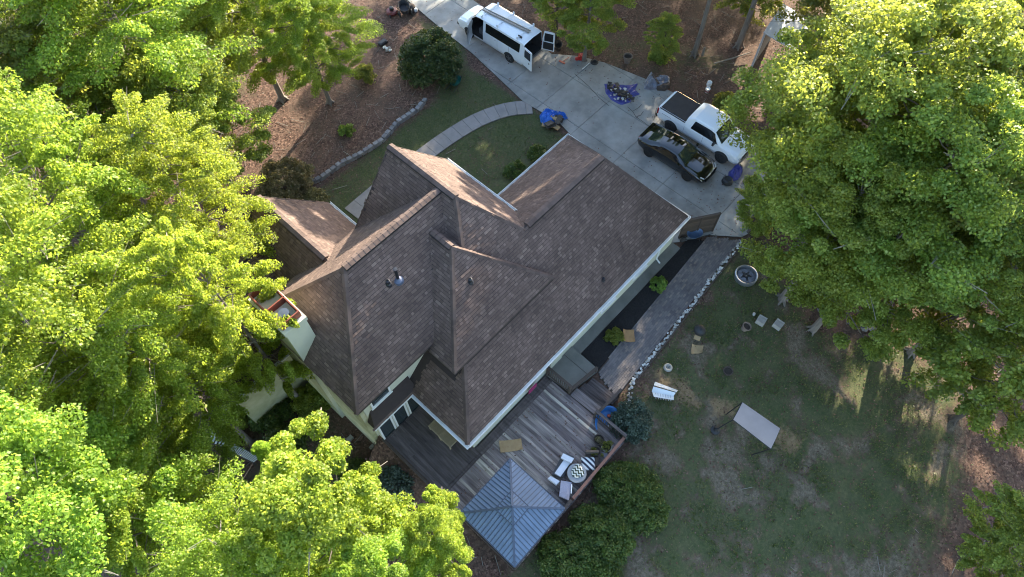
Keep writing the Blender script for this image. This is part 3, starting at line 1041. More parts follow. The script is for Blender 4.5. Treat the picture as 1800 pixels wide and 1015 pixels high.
ymid = (7.35 + 15.70) / 2
zr = Zr('main', 12, ymid)
xe = 21.85 - (zr - 2.42) / 1.42
caps(ROOFS['main']['obj'], (13.55, ymid, zr), (xe, ymid, zr), 1.25, vent=True)
caps(ROOFS['main']['obj'], (xe, ymid, zr), (21.85, 7.35, 2.42), 0.8)
caps(ROOFS['main']['obj'], (xe, ymid, zr), (21.85, 15.70, 2.42), 0.8)
caps(ROOFS['main']['obj'], (5.05, 7.35, 2.42), (7.6, 9.9, 2.42 + 2.55 * PR), 0.8)
zf = Zr('front', 11.4, 15)
yf = 7.35 + (zf - 2.43) / PR
caps(ROOFS['front']['obj'], (11.4, yf, zf), (11.4, 18.0, zf), 1.2, vent=True)
hp = (zf - 6.47) / 1.19
caps(ROOFS['front']['obj'], (11.4, yf, zf), (11.4 + hp, 11.53, 6.47), 0.8)
caps(ROOFS['front']['obj'], (11.4, yf, zf), (11.4 - hp, 11.53, 6.47), 0.8)
yl = (5.03 - 5.03 + PR * 11.02 + 1.02 * 18.15) / (PR + 1.02)
zl = Zr('left', 9.0, yl)
xl = 2.40 + (zl - 5.03) / 1.03
caps(ROOFS['left']['obj'], (xl, yl, zl), (11.2, yl, zl), 1.2, vent=True)
caps(ROOFS['left']['obj'], (xl, yl, zl), (2.40, 11.02, 5.03), 0.8)
caps(ROOFS['left']['obj'], (xl, yl, zl), (2.40, 18.15, 5.03), 0.8)
xd = (6.55 + 13.1) / 2
zd = Zr('dormer', xd, 13.5)
yd = 9.42 + (zd - 4.70) / 0.985
caps(ROOFS['dormer']['obj'], (xd, yd, zd), (xd, 13.75, zd), 1.1, vent=True)
caps(ROOFS['dormer']['obj'], (xd, yd, zd), (6.55, 9.42, 4.70), 0.75)
caps(ROOFS['dormer']['obj'], (xd, yd, zd), (13.1, 9.42, 4.70), 0.75)
xw = (2.95 + 9.35) / 2
zw = Zr('wing', xw, 20)
caps(ROOFS['wing']['obj'], (xw, 17.0, zw), (xw, 22.0, zw), 1.2, vent=True)
zlo = Zr('low', 3, 20.6)
caps(ROOFS['low']['obj'], (-1.25 + (zlo - 2.4) / .95, 20.6, zlo), (4.9, 20.6, zlo), 1.1, vent=True)

# walls
W = MB()
W.box(5.5, 21.4, 7.52, 15.25, 0.0, 2.42)
W.build('wall', M['stucco'], HOUSE)
W = MB()
W.box(2.82, 11.0, 11.42, 17.75, 0.0, 5.02)
W.build('wall', M['stucco'], HOUSE)
W = MB()
W.box(8.75, 14.1, 11.9, 17.55, 0.0, 4.9)
W.add([(8.75, 17.55, 4.9), (14.1, 17.55, 4.9), (11.4, 17.55, 8.3), (8.75, 17.3, 4.9), (14.1, 17.3, 4.9), (11.4, 17.3, 8.3)], [(1, 0, 2), (3, 4, 5), (0, 3, 5, 2), (1, 2, 5, 4)])
W.build('wall', M['stucco'], HOUSE)
MB().box(6.95, 12.7, 9.75, 11.4, 2.6, 4.70).build('dormer_wall', M['stucco'], HOUSE)
W = MB()
W.box(3.35, 8.95, 17.0, 21.55, 0.0, 2.72)
W.add([(3.35, 21.55, 2.72), (8.95, 21.55, 2.72), (6.15, 21.55, 6.0), (3.35, 21.3, 2.72), (8.95, 21.3, 2.72), (6.15, 21.3, 6.0)], [(1, 0, 2), (3, 4, 5), (0, 3, 5, 2), (1, 2, 5, 4)])
W.build('wall', M['stucco'], HOUSE)
MB().box(-0.85, 3.33, 17.25, 23.95, -3.2, 2.42).build('wall', M['algae'], HOUSE)
MB().box(2.90, 5.48, 11.02, 11.41, 0.0, 2.42).build('bay_wall', M['stucco'], HOUSE)
MB().box(2.60, 2.815, 11.45, 17.7, -3.0, 5.0).build('side_wall', M['algae'], HOUSE)


def gutter(a, b, outw, drop=0.0):
    """white K-style gutter along an eave, outside the fascia"""
    a, b, w = Vector(a), Vector(b), Vector(outw)
    g = MB()
    g.bar(a + w * 0.075 + Vector((0, 0, -0.135)), b + w * 0.075 + Vector((0, 0, -0.135)), 0.14, 0.012)
    g.bar(a + w * 0.145 + Vector((0, 0, -0.075)), b + w * 0.145 + Vector((0, 0, -0.075)), 0.022, 0.11)
    g.bar(a + w * 0.012 + Vector((0, 0, -0.085)), b + w * 0.012 + Vector((0, 0, -0.085)), 0.02, 0.14)
    g.build('gutter', M['white'], HOUSE)


gutter((5.05, 7.35, 2.42), (21.98, 7.35, 2.42), (0, -1, 0))
gutter((5.05, 7.22, 2.42), (5.05, 11.10, 2.42), (-1, 0, 0))
gutter((14.6, 15.70, 2.42), (21.98, 15.70, 2.42), (0, 1, 0))
gutter((21.85, 7.22, 2.42), (21.85, 15.83, 2.42), (1, 0, 0))
gutter((14.55, 12.95, 4.93), (14.55, 18.02, 4.93), (1, 0, 0))
gutter((9.35, 18.3, 2.70), (9.35, 22.0, 2.70), (1, 0, 0))
MB().box(2.70, 5.03, 10.87, 10.897, 2.27, 2.42).build('fascia', M['white'], HOUSE)
gutter((-1.35, 16.85, 2.40), (2.6, 16.85, 2.40), (0, -1, 0))
# narrow drip trim on the upper eaves
for a, b, w in (((2.40, 11.02, 5.03), (6.5, 11.02, 5.03), (0, -1, 0)), ((6.55, 9.42, 4.70), (13.1, 9.42, 4.70), (0, -1, 0)), ((6.55, 9.42, 4.70), (6.55, 11.0, 4.70), (-1, 0, 0))):
    g = MB()
    g.bar(Vector(a) + Vector(w) * .012 + Vector((0, 0, -.09)), Vector(b) + Vector(w) * .012 + Vector((0, 0, -.09)), 0.02, 0.15)
    g.build('fascia', M['darkwood'], HOUSE)
for a, b in (((11.4, 18.02, zf - .08), (14.55, 18.02, 4.85)), ((11.4, 18.02, zf - .08), (8.25, 18.02, 4.85)), ((xw, 22.02, zw - .08), (9.35, 22.02, 2.62)), ((xw, 22.02, zw - .08), (2.95, 22.02, 2.62))):
    MB().bar(a, b, 0.04, 0.16).build('rake_board', M['fencewood'], HOUSE)

# downspout on the rear wall
MB().tube([(19.9, 7.30, 2.28), (19.9, 7.36, 2.05), (19.9, 7.46, 1.8), (19.9, 7.46, 0.35), (19.9, 7.2, 0.17)], 0.045, 6).build('downspout', M['white'], HOUSE)


def window(cx, y, z, w, h, mull=0, cat='window', mt='pane'):
    f = MB()
    e = 0.09
    f.box(cx - w / 2 - e, cx - w / 2, y - .05, y + .01, z - h / 2 - e, z + h / 2 + e)
    f.box(cx + w / 2, cx + w / 2 + e, y - .05, y + .01, z - h / 2 - e, z + h / 2 + e)
    f.box(cx - w / 2, cx + w / 2, y - .05, y + .01, z + h / 2, z + h / 2 + e)
    f.box(cx - w / 2, cx + w / 2, y - .05, y + .01, z - h / 2 - e, z - h / 2)
    for k in range(mull):
        xx = cx - w / 2 + w * (k + 1) / (mull + 1)
        f.box(xx - .02, xx + .02, y - .035, y + .005, z - h / 2, z + h / 2)
    win = f.build(cat, M['white'], HOUSE)
    MB().box(cx - w / 2, cx + w / 2, y - .02, y - .005, z - h / 2, z + h / 2).build('pane', M[mt], win)
    MB().box(cx - w / 2 - .14, cx + w / 2 + .14, y - .10, y - .052, z - h / 2 - e - .05, z - h / 2 - e + .02).build('sill', M['white'], win)
    return win


window(3.75, 11.40, 3.95, 0.95, 1.0)
for k in range(3):
    window(3.27 + k * 0.86, 11.00, 1.23, 0.62, 2.0, cat='glass_door')
window(15.5, 7.50, 1.55, 1.0, 0.9, 1)
window(18.2, 7.50, 1.55, 1.0, 0.9, 1)
MB().box(10.95, 11.85, 7.46, 7.505, 0.37, 2.3).build('back_door', M['stucco'], HOUSE)
for x in (14.1, 12.9):
    MB().lathe([(0.03, 0), (0.07, 0.05), (0.08, 0.16), (0.02, 0.2)], (x, 7.45, 1.55), 8).build('wall_lamp', M['black'], HOUSE)
MB().tube([(11.6, 7.49, 0.6), (11.75, 7.47, 1.2), (11.72, 7.47, 1.75), (11.9, 7.48, 2.1)], 0.012, 5).build('wall_cable', M['black'], HOUSE)

# chimney against the end wall, with its rust-red metal cap
CH = dict(x0=2.42, x1=3.42, y0=14.5, y1=16.75, z=7.9)
ch = MB()
ch.box(CH['x0'], CH['x1'], CH['y0'], CH['y1'], -3.0, CH['z'])
chim = ch.build('chimney', M['stucco'], HOUSE)
MB().box(CH['x0'] - .012, CH['x0'] - .002, CH['y0'] + .0, CH['y1'], -3.0, CH['z'] - .02).build('chimney_flank', M['algae'], chim)
MB().box(CH['x0'] - .06, CH['x1'] + .06, CH['y0'] - .06, CH['y1'] + .06, CH['z'] - .22, CH['z'] + .02).build('chimney_band', M['stucco'], chim)
cp = MB()
z0, z1 = CH['z'] + .02, CH['z'] + .42
a0, a1, b0, b1 = CH['x0'] + .03, CH['x1'] - .03, CH['y0'] + .12, CH['y1'] - .03
for q in ((a0, a1, b0, b0 + .05), (a0, a1, b1 - .05, b1), (a0, a0 + .05, b0 + .05, b1 - .05), (a1 - .05, a1, b0 + .05, b1 - .05)):
    cp.box(*q, z0, z1)
cp.box(a0, a1, (b0 + b1) / 2 - .1, (b0 + b1) / 2 - .05, z0, z1)
cp.build('chimney_cap', M['rust'], chim)
MB().lathe([(0.19, 0), (0.19, 0.3), (0.22, 0.3), (0.22, 0.36), (0.0, 0.37)], ((a0 + a1) / 2, b0 + .42, z0), 14).build('flue', M['gazebo_rib'], chim)

# plumbing vents on the roof


def vent(px, py, rn, tall=False, r=0.085):
    z = 5.0
    for _ in range(30):
        q = at(px, py, z)
        zn = roof_z(q.x, q.y)
        z += (zn - z) * 0.5
    q = at(px, py, z)
    a = MB()
    if tall:
        a.lathe([(0.075, 0), (0.075, 0.85), (0.10, 0.85), (0.10, 0.93), (0.0, 0.94)], (q.x, q.y, z - .05), 12)
        pb = a.build('vent_pipe', M['vent'], HOUSE)
        MB().lathe([(0.24, -0.12), (0.22, 0.02), (0.10, 0.12), (0.08, 0.14)], (q.x, q.y, z), 14).build('flashing', M['lead'], pb)
    else:
        a.lathe([(r * 1.5, -0.1), (r * 1.4, 0.03), (r, 0.08), (r * .9, 0.24), (r * .6, 0.25), (r * .55, 0.2)], (q.x, q.y, z), 12)
        a.build('roof_vent', M['vent'], HOUSE)


vent(700, 492, 'left', True)
vent(683, 499, 'left', r=0.10)
vent(827, 496, 'dormer', r=0.10)
vent(957, 611, 'main', r=0.08)
vent(1060, 493, 'main', r=0.07)
# ------------------------------------------------------------------ wooden deck
DZ = 0.36
DECK = thing('deck', 'weathered wooden deck behind the house with uneven grey and tan boards', 'deck', (6.7, 6.0, 0))
fr = MB()
fr.box(2.85, 10.62, 2.42, 2.47, 0.05, DZ - .03)
fr.box(2.85, 2.90, 2.47, 11.1, 0.05, DZ - .03)
fr.box(10.57, 10.62, 2.47, 7.3, 0.05, DZ - .03)
for k in range(9):
    fr.box(2.90, 10.57, 2.9 + k * 1.0, 2.95 + k * 1.0, 0.05, DZ - .035)
for y_ in (4.0, 6.5, 9.0, 10.9):
    fr.box(2.86, 2.98, y_ - .06, y_ + .06, -2.8, DZ - .05)
fr.box(2.80, 2.84, 2.47, 11.1, DZ - .30, DZ - .02)
fr.build('deck_joist', M['darkwood'], DECK)['kind'] = 'stuff'
bw = 0.142
k = 0
x = 2.92
while x < 10.56:
    joint = 3.1 + random.random() * 3.0
    dark = x < 5.0
    segs = [(2.40, joint), (joint, 6.98)] if random.random() < .75 else [(2.40, 6.98)]
    for a, b in segs:
        board('board', M['deck'], DECK, (x + bw / 2, (a + b) / 2, DZ + random.uniform(-.004, .004) - .015), (bw - .009, b - a - .006, .032), (0, 0, random.uniform(-.0015, .0015)))
    if x + bw < 5.62:
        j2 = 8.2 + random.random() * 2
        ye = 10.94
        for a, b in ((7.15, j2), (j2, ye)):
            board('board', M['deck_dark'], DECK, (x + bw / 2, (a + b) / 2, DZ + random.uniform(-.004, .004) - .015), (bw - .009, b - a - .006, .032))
    elif x + bw < 10.56:
        pass
    x += bw
for k in range(3):
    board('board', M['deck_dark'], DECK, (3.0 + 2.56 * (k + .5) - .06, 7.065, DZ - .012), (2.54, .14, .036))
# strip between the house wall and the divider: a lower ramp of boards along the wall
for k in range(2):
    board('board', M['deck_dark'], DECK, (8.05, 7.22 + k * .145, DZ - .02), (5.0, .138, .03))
# two broad steps from the deck down to the paver path
for sx, z in ((0, 0.30), (1, 0.20), (2, 0.10)):
    for k in range(4):
        board('step_board', M['deck_dark' if sx else 'deck'], DECK, (10.72 + sx * .52 + k * .13, 5.05 - sx * .1, z), (.122, 1.62, .034), (0, 0, R(2)))
for sx in range(3):
    MB().box(10.64 + sx * .52, 10.68 + sx * .52, 4.25, 5.8, 0.0, .30 - sx * .1).build('riser', M['darkwood'], DECK)


def railing(a, b, h=0.95, post=0.1, top='redwood', bal=0.12, mt='darkwood'):
    a, b = Vector(a), Vector(b)
    d = b - a
    n = max(1, round(d.length / 1.7))
    ang = math.atan2(d.y, d.x)
    for i in range(n + 1):
        p_ = a + d * (i / n)
        board('rail_post', M[mt], DECK, p_ + Vector((0, 0, h / 2)), (post, post, h), (0, 0, ang))
    board('top_rail', M[top], DECK, (a + b) / 2 + Vector((0, 0, h + .02)), (d.length + .1, .14, .04), (0, 0, ang))
    board('bottom_rail', M[mt], DECK, (a + b) / 2 + Vector((0, 0, .12)), (d.length, .05, .07), (0, 0, ang))
    nb_ = int(d.length / bal)
    for i in range(1, nb_):
        p_ = a + d * (i / nb_)
        board('baluster', M[mt], DECK, p_ + Vector((0, 0, h / 2 + .06)), (.036, .036, h - .15), (0, 0, ang))


railing((10.55, 2.50, DZ), (6.7, 2.47, DZ), 0.62, top='redwood')
railing((6.7, 2.47, DZ), (2.92, 2.47, DZ), 0.62, top='darkwood')
railing((10.57, 2.5, DZ), (10.57, 4.25, DZ), 0.85, top='deck_dark')
railing((10.66, 5.95, .36), (10.66, 7.4, .36), 0.95, top='darkwood')
railing((10.75, 5.93, .36), (12.45, 5.72, .36), 0.45, top='darkwood', bal=.4)
railing((10.75, 4.2, 0.12), (12.35, 4.12, 0.0), 0.75, top='darkwood', bal=.8)

# ------------------------------------------------------------------ gazebo
gz = 2.75
GC = Vector((4.34, 3.97, DZ))
GAZ = thing('gazebo', 'square gazebo with two tiered blue grey metal roof on the deck corner', 'gazebo', GC)
GR, GA = 1.60, 1.30                                                 # half side and rise


def gaz_tier(half, z0, rise, name, npan, mt):
    ap = Vector((0, 0, z0 + rise))
    for sd in range(4):
        rot = Matrix.Rotation(sd * math.pi / 2, 3, 'Z')
        for i in range(npan):
            u0, u1 = -half + 2 * half * i / npan + .004, -half + 2 * half * (i + 1) / npan - .004
            P = []
            for u in (u0, u1):
                P.append(Vector((u, -half, z0)))
            for u in (u1, u0):
                vtop = half - abs(u)
                P.append(Vector((u, -abs(u), z0 + rise * vtop / half)))
            if u0 < 0 < u1:
                P = [P[0], P[1], P[2], Vector((0, 0, z0 + rise)), P[3]]
            mb = MB()
            top = [rot @ (p_ + Vector((0, 0, .012))) for p_ in P]
            bot = [rot @ p_ for p_ in P]
            k_ = len(P)
            mb.add(top + bot, [tuple(range(k_)), tuple(range(2 * k_ - 1, k_ - 1, -1))] + [(q_, k_ + q_, k_ + (q_ + 1) % k_, (q_ + 1) % k_) for q_ in range(k_)])
            if i:                                                   # standing seam on the panel's edge
                a = Vector((u0 - .004, -half, z0 + .02))
                b = Vector((u0 - .004, -abs(u0) - .02, z0 + rise * (half - abs(u0)) / half + .02))
                if (b - a).length > .05:
                    seam = MB().bar(rot @ a, rot @ b, .03, .035)
                    mb.build(name, M['gazebo'], GAZ, local=True)
                    seam.build('seam', M['gazebo_rib'], GAZ, local=True)
                    continue
            mb.build(name, M['gazebo'], GAZ, local=True)
        a = rot @ Vector((-half, -half, z0 + .02))
        MB().bar(a, Vector((0, 0, z0 + rise + .03)), .09, .05).build('hip_rail', M['gazebo_rib'], GAZ, local=True)
        e = rot @ Vector((half, -half, z0 - .02))
        MB().bar(a + Vector((0, 0, -.04)), e, .07, .07).build('eave_beam', M['gazebo_rib'], GAZ, local=True)


gaz_tier(GR, gz - DZ - .62, 0.74, 'roof_panel', 18, 'gazebo')
gaz_tier(0.50, gz - DZ - .03, 0.28, 'upper_roof_panel', 7, 'gazebo')
MB().lathe([(.05, 0), (.05, .08), (.0, .1)], (0, 0, gz - DZ + .26), 8).build('finial', M['gazebo_rib'], GAZ, local=True)
for sx in (-1, 1):
    for sy in (-1, 1):
        MB().box(sx * 1.32 - .06, sx * 1.32 + .06, sy * 1.32 - .06, sy * 1.32 + .06, 0, gz - DZ - .55).build('post', M['gazebo_rib'], GAZ, local=True)
MB().box(-1.36, 1.36, -1.36, -1.28, 1.6, 1.7).build('beam', M['gazebo_rib'], GAZ, local=True)

# ------------------------------------------------------------------ vehicles: lofted bodies
def lerp(a, b, t_): return a + (b - a) * t_


class Loft:
    """stations along x (front positive): x, zb, w, wl, zsh (shoulder), wb, zr (roof), wr, crown"""

    def __init__(s, st):
        s.st = sorted(st)

    def row(s, x):
        st = s.st
        if x <= st[0][0]: return st[0]
        if x >= st[-1][0]: return st[-1]
        for a, b in zip(st[:-1], st[1:]):
            if a[0] <= x <= b[0]:
                t_ = (x - a[0]) / (b[0] - a[0])
                return tuple(lerp(p_, q_, t_) for p_, q_ in zip(a, b))

    def P(s, x, v, side=1, off=0.0):
        x_, zb, w, wl, zsh, wb, zr, wr, cr = s.row(x)
        K = [(0, zb), (wl, zb), (w, zb + .22), (w * .995, zsh - .12), (wb, zsh), (wr, zr - .045), (wr - .11, zr), (0, zr + cr)]
        i = min(int(v), 6)
        f = v - i
        a, b = K[i], K[i + 1]
        y, z = lerp(a[0], b[0], f), lerp(a[1], b[1], f)
        if off:
            d = Vector((b[0] - a[0], b[1] - a[1]))
            d = d.normalized() if d.length > 1e-5 else Vector((0, 1))
            y, z = y + d.y * off, z - d.x * off
        return Vector((x, y * side, z))

    def body(s, xs, vs, holes=(), off=0.0, cap=(True, True)):
        mb = MB()
        vv = [(v, -1) for v in vs[::-1]] + [(v, 1) for v in vs[1:-1]] if False else None
        for side in (1, -1):
            base = len(mb.v)
            for x in xs:
                for v in vs:
                    mb.v.append(tuple(s.P(x, v, side, off)))
            nv = len(vs)
            for i in range(len(xs) - 1):
                for j in range(nv - 1):
                    xm, vm = (xs[i] + xs[i + 1]) / 2, (vs[j] + vs[j + 1]) / 2
                    if any(h[0] < xm < h[1] and h[2] < vm < h[3] and h[4] in (0, side) for h in holes):
                        continue
                    q = (base + i * nv + j, base + (i + 1) * nv + j, base + (i + 1) * nv + j + 1, base + i * nv + j + 1)
                    mb.f.append(q if side > 0 else q[::-1])
        for e, on in ((xs[0], cap[0]), (xs[-1], cap[1])):
            if on:
                ring = [s.P(e, v, 1, off) for v in vs] + [s.P(e, v, -1, off) for v in vs[::-1]]
                mb.poly(ring)
        return mb

    def patch(s, x0, x1, v0, v1, side=1, off=.008, nx=6, nv=4, thick=0.0, x0b=None, x1b=None, both=False):
        """a piece of the body surface; x0b/x1b: its ends at v1"""
        x0b = x0 if x0b is None else x0b
        x1b = x1 if x1b is None else x1b
        mb = MB()
        sides = (1, -1) if both else (side,)
        for sd in sides:
            for lay in ((off, off - thick) if thick else (off,)):
                b = len(mb.v)
                for j in range(nv + 1):
                    v = lerp(v0, v1, j / nv)
                    a, c = lerp(x0, x0b, j / nv), lerp(x1, x1b, j / nv)
                    for i in range(nx + 1):
                        mb.v.append(tuple(s.P(lerp(a, c, i / nx), v, sd, lay)))
                for j in range(nv):
                    for i in range(nx):
                        q = (b + j * (nx + 1) + i, b + j * (nx + 1) + i + 1, b + (j + 1) * (nx + 1) + i + 1, b + (j + 1) * (nx + 1) + i)
                        if (sd < 0) != (lay != off):
                            q = q[::-1]
                        mb.f.append(q)
        return mb


def wheels(root, L_, xs, y, r, w=0.22, rim='rim', spokes=5):
    for x in xs:
        for sd in (1, -1):
            yo = y * sd
            tb = MB().lathe([(r * .62, -w / 2), (r * .9, -w / 2), (r, -w * .3), (r, w * .3), (r * .9, w / 2), (r * .62, w / 2)], (x, yo, r), 28, 'y')
            wh = tb.build('wheel', M['rubber'], root, local=True, at0=(x, yo, r), smooth=False)
            rb = MB()
            f = w / 2 * sd
            rb.lathe([(r * .60, -.02), (r * .60, .02)], (0, f * .55, 0), 24, 'y')
            for k in range(spokes):
                a = 2 * math.pi * k / spokes
                rb.bar((0, f * .85, 0), (math.cos(a) * r * .58, f * .92, math.sin(a) * r * .58), .085, .03, (0, 1, 0))
            rb.lathe([(r * .16, -.02), (r * .14, .02)], (0, f * .95, 0), 12, 'y')
            rb.lathe([(r * .64, -.012), (r * .57, .012)], (0, f * .97, 0), 24, 'y') if False else None
            ro = link('rim', rb.mesh('rim', M[rim]), wh)
            # dark wheel arch set into the flank
    return


def arch(L_, root, x, r, mt='black', off=.006):
    for sd in (1, -1):
        mb = MB()
        n_ = 18
        c = []
        for k in range(n_ + 1):
            a = math.pi * k / n_
            xx, zz = x + math.cos(a) * r * 1.13, r * .95 + math.sin(a) * r * 1.10
            row = L_.row(xx)
            c.append((xx, zz))
        pts = []
        for xx, zz in c:
            x_, zb, w, wl, zsh, wb, zr, wr, cr = L_.row(xx)
            zz = max(zz, zb)
            f = min(1, max(0, (zz - zb) / .22))
            yv = lerp(wl, w, f)
            if zz > zsh - .12:
                yv = lerp(w * .995, wb, min(1, (zz - zsh + .12) / .12))
            pts.append((xx, (yv + off) * sd, zz))
        mid = (x, pts[len(pts) // 2][1], r * .6)
        b = len(mb.v)
        mb.v += [mid] + pts
        for k in range(len(pts) - 1):
            q = (b, b + 1 + k, b + 2 + k)
            mb.f.append(q if sd < 0 else q[::-1])
        mb.build('wheel_arch', M[mt], root, local=True)


def rot_mb(mb, hinge, ang):
    c, s_ = math.cos(ang), math.sin(ang)
    hx, hy = hinge
    mb.v = [(hx + (x - hx) * c - (y - hy) * s_, hy + (x - hx) * s_ + (y - hy) * c, z) for x, y, z in mb.v]
    return mb


# ---- white work van with its doors open, nose to +Y
VAN = thing('work_van', 'white passenger van on the driveway with driver and rear doors open', 'van', (26.72, 25.75, 0.05), R(90 + 1.5))
VL = Loft([  # x, zb, w, wl, zsh, wb, zr, wr, crown
    (-2.95, .45, .96, .86, 1.18, .965, 2.04, .86, .06), (-2.7, .32, .99, .90, 1.18, .985, 2.10, .865, .06), (-1.0, .32, 1.0, .92, 1.18, .99, 2.12, .87, .06),
    (.9, .32, 1.0, .92, 1.18, .99, 2.12, .87, .06), (1.25, .32, 1.0, .92, 1.18, .99, 2.05, .85, .06), (1.95, .32, 1.0, .92, 1.16, .97, 1.40, .86, .05), (2.15, .32, .99, .92, 1.12, .95, 1.19, .84, .05),
    (2.75, .34, .96, .88, 1.02, .90, 1.07, .80, .04), (2.95, .42, .88, .80, .86, .82, .90, .74, .03)])
xs = [-2.95, -2.9, -2.7, -2.0, -1.0, 0.0, .55, .9, 1.25, 1.42, 1.6, 1.78, 1.95, 2.15, 2.45, 2.75, 2.87, 2.95]
vs = [0, 1, 2, 2.5, 3, 4, 4.5, 4.95, 5, 5.5, 6, 6.5, 7]
DOOR = (0.55, 1.60, 1.5, 4.95)
VL.body(xs, vs, holes=[(DOOR[0], DOOR[1], DOOR[2], DOOR[3], 1)], cap=(False, True)).build('body', M['carwhite'], VAN, local=True)
VL.body([-2.93, -2.0, -1.0, 0, .55, .9, 1.25, 1.6, 1.95, 2.1], vs, holes=[(DOOR[0], DOOR[1], DOOR[2], DOOR[3], 1)], off=-.04, cap=(False, True)).build('cabin_lining', M['interior'], VAN, local=True)
MB().box(-2.9, 2.0, -.9, .9, .50, .54).build('cabin_floor', M['interior'], VAN, local=True)
for sy in (.42, -.42):
    se = MB().box(.7, 1.2, sy - .25, sy + .25, .54, .95)
    se.box(.62, .78, sy - .25, sy + .25, .95, 1.55)
    se.build('seat', M['wicker'], VAN, local=True)
VL.patch(1.30, 2.02, 5.02, 7, both=True, x0=1.30, nx=4) if False else None
VL.patch(1.30, 2.02, 5.25, 7, both=True, nx=6, nv=6).build('windscreen', M['wind'], VAN, local=True)
VL.patch(-2.62, .32, 4.14, 4.86, 1, nx=10).build('side_window', M['glass'], VAN, local=True)
VL.patch(-2.62, .32, 4.14, 4.86, -1, nx=10).build('side_window', M['glass'], VAN, local=True)
VL.patch(.7, 1.72, 4.14, 4.84, -1, x1b=1.36).build('side_window', M['glass'], VAN, local=True)
for x in (-1.72, -.72, .5):
    for sd in (1, -1):
        if x > 0 and sd > 0: continue
        VL.patch(x, x + .012, 1.6, 4.9, sd, .004, 1, 8).build('door_seam', M['black'], VAN, local=True)
for x in (-.62,):
    VL.patch(x, x + .16, 3.5, 3.72, 1, .014, 1, 1, .02).build('door_handle', M['chrome'], VAN, local=True)
dr = rot_mb(VL.patch(DOOR[0] + .02, DOOR[1] - .02, 1.55, 4.92, 1, 0.0, 5, 6, .07, x1b=1.42), (1.60, 1.0), R(-62))
vd = dr.build('driver_door', M['carwhite'], VAN, local=True)
rot_mb(VL.patch(DOOR[0] + .12, DOOR[1] - .10, 4.14, 4.84, 1, 0.008, 4, 3, x1b=1.36), (1.60, 1.0), R(-62)).build('door_window', M['glass'], vd, local=True)


def rear_door(sd, ang):
    """barn door hinged at the rear corner of the body"""
    W_, h0, h1 = .84, .55, 2.02
    hy = .93 * sd
    def q(u, z, d): return (-2.96 - d, hy - sd * u, z)
    mb = MB()
    out = [(0.0, h0), (W_, h0), (W_, h1 - .06), (W_ - .08, h1), (.12, h1), (.03, h1 - .5)]
    f = [q(u, z, .06) for u, z in out]
    b = [q(u, z, 0) for u, z in out]
    n_ = len(out)
    mb.add(f + b, [tuple(range(n_)), tuple(range(2 * n_ - 1, n_ - 1, -1))] + [(i, n_ + i, n_ + (i + 1) % n_, (i + 1) % n_) for i in range(n_)])
    d_ = rot_mb(mb, (-2.96, hy), ang).build('rear_door', M['carwhite'], VAN, local=True)
    for dd in (.065, -.005):
        w_ = [(.14, 1.28), (W_ - .1, 1.28), (W_ - .1, 1.9), (.18, 1.9), (.14, 1.6)]
        rot_mb(MB().poly([q(u, z, dd) for u, z in w_]), (-2.96, hy), ang).build('door_window', M['glass'], d_, local=True)
    if sd < 0:
        rot_mb(MB().poly([q(u, z, -.006) for u, z in [(.08, .62), (W_ - .06, .62), (W_ - .06, 1.2), (.08, 1.2)]]), (-2.96, hy), ang).build('door_lining', M['interior'], d_, local=True)
    rot_mb(MB().box(-3.05, -3.02, hy - sd * .6 - .05, hy - sd * .6 + .05, 1.0, 1.05), (-2.96, hy), ang).build('door_handle', M['black'], d_, local=True)


rear_door(1, R(-100))
rear_door(-1, R(112))
MB().box(-3.02, -2.9, -.95, .95, .38, .52).build('rear_bumper', M['chrome'], VAN, local=True)
MB().bar((2.98, -.86, .5), (2.98, .86, .5), .14, .16).build('front_bumper', M['black'], VAN, local=True)
MB().box(2.93, 2.97, -.62, .62, .62, .82).build('grille', M['black'], VAN, local=True)
for sd in (1, -1):
    MB().box(2.90, 2.955, sd * .72 - .10, sd * .72 + .10, .64, .84).build('headlight', M['lampclear'], VAN, local=True)
    MB().box(-2.965, -2.955, sd * .93 - .045, sd * .93 + .035, .9, 1.25).build('tail_light', M['lampred'], VAN, local=True)
    mr_ = MB().bar((1.62, sd * 1.0, 1.22), (1.58, sd * 1.22, 1.25), .04, .04)
    mr_.box(1.52, 1.62, sd * 1.24 - .09, sd * 1.24 + .09, 1.18, 1.42)
    mr_.build('mirror', M['carwhite'], VAN, local=True)
wheels(VAN, VL, (-1.75, 1.85), .90, .38)
arch(VL, VAN, -1.75, .40)
arch(VL, VAN, 1.85, .40)
lad = MB()
for yy in (.10, -.08):
    lad.bar((-2.55, yy - .14, 2.24), (1.1, yy + .22, 2.26), .05, .07)
lad.bar((-2.55, -.05, 2.24), (1.1, .30, 2.24), .16, .03)
lad.build('roof_conduit', M['aluminium'], VAN, local=True)
rk = MB()
for x in (-2.3, -.6, .75):
    rk.bar((x, -.80, 2.21), (x, .80, 2.21), .04, .04)
    for sd in (-1, 1):
        rk.box(x - .05, x + .05, sd * .8 - .04, sd * .8 + .04, 2.10, 2.30)
rk.build('roof_rack', M['carwhite'], VAN, local=True)
MB().box(-2.5, -2.2, .55, .62, 2.14, 2.26).build('rack_clamp', M['black'], VAN, local=True)

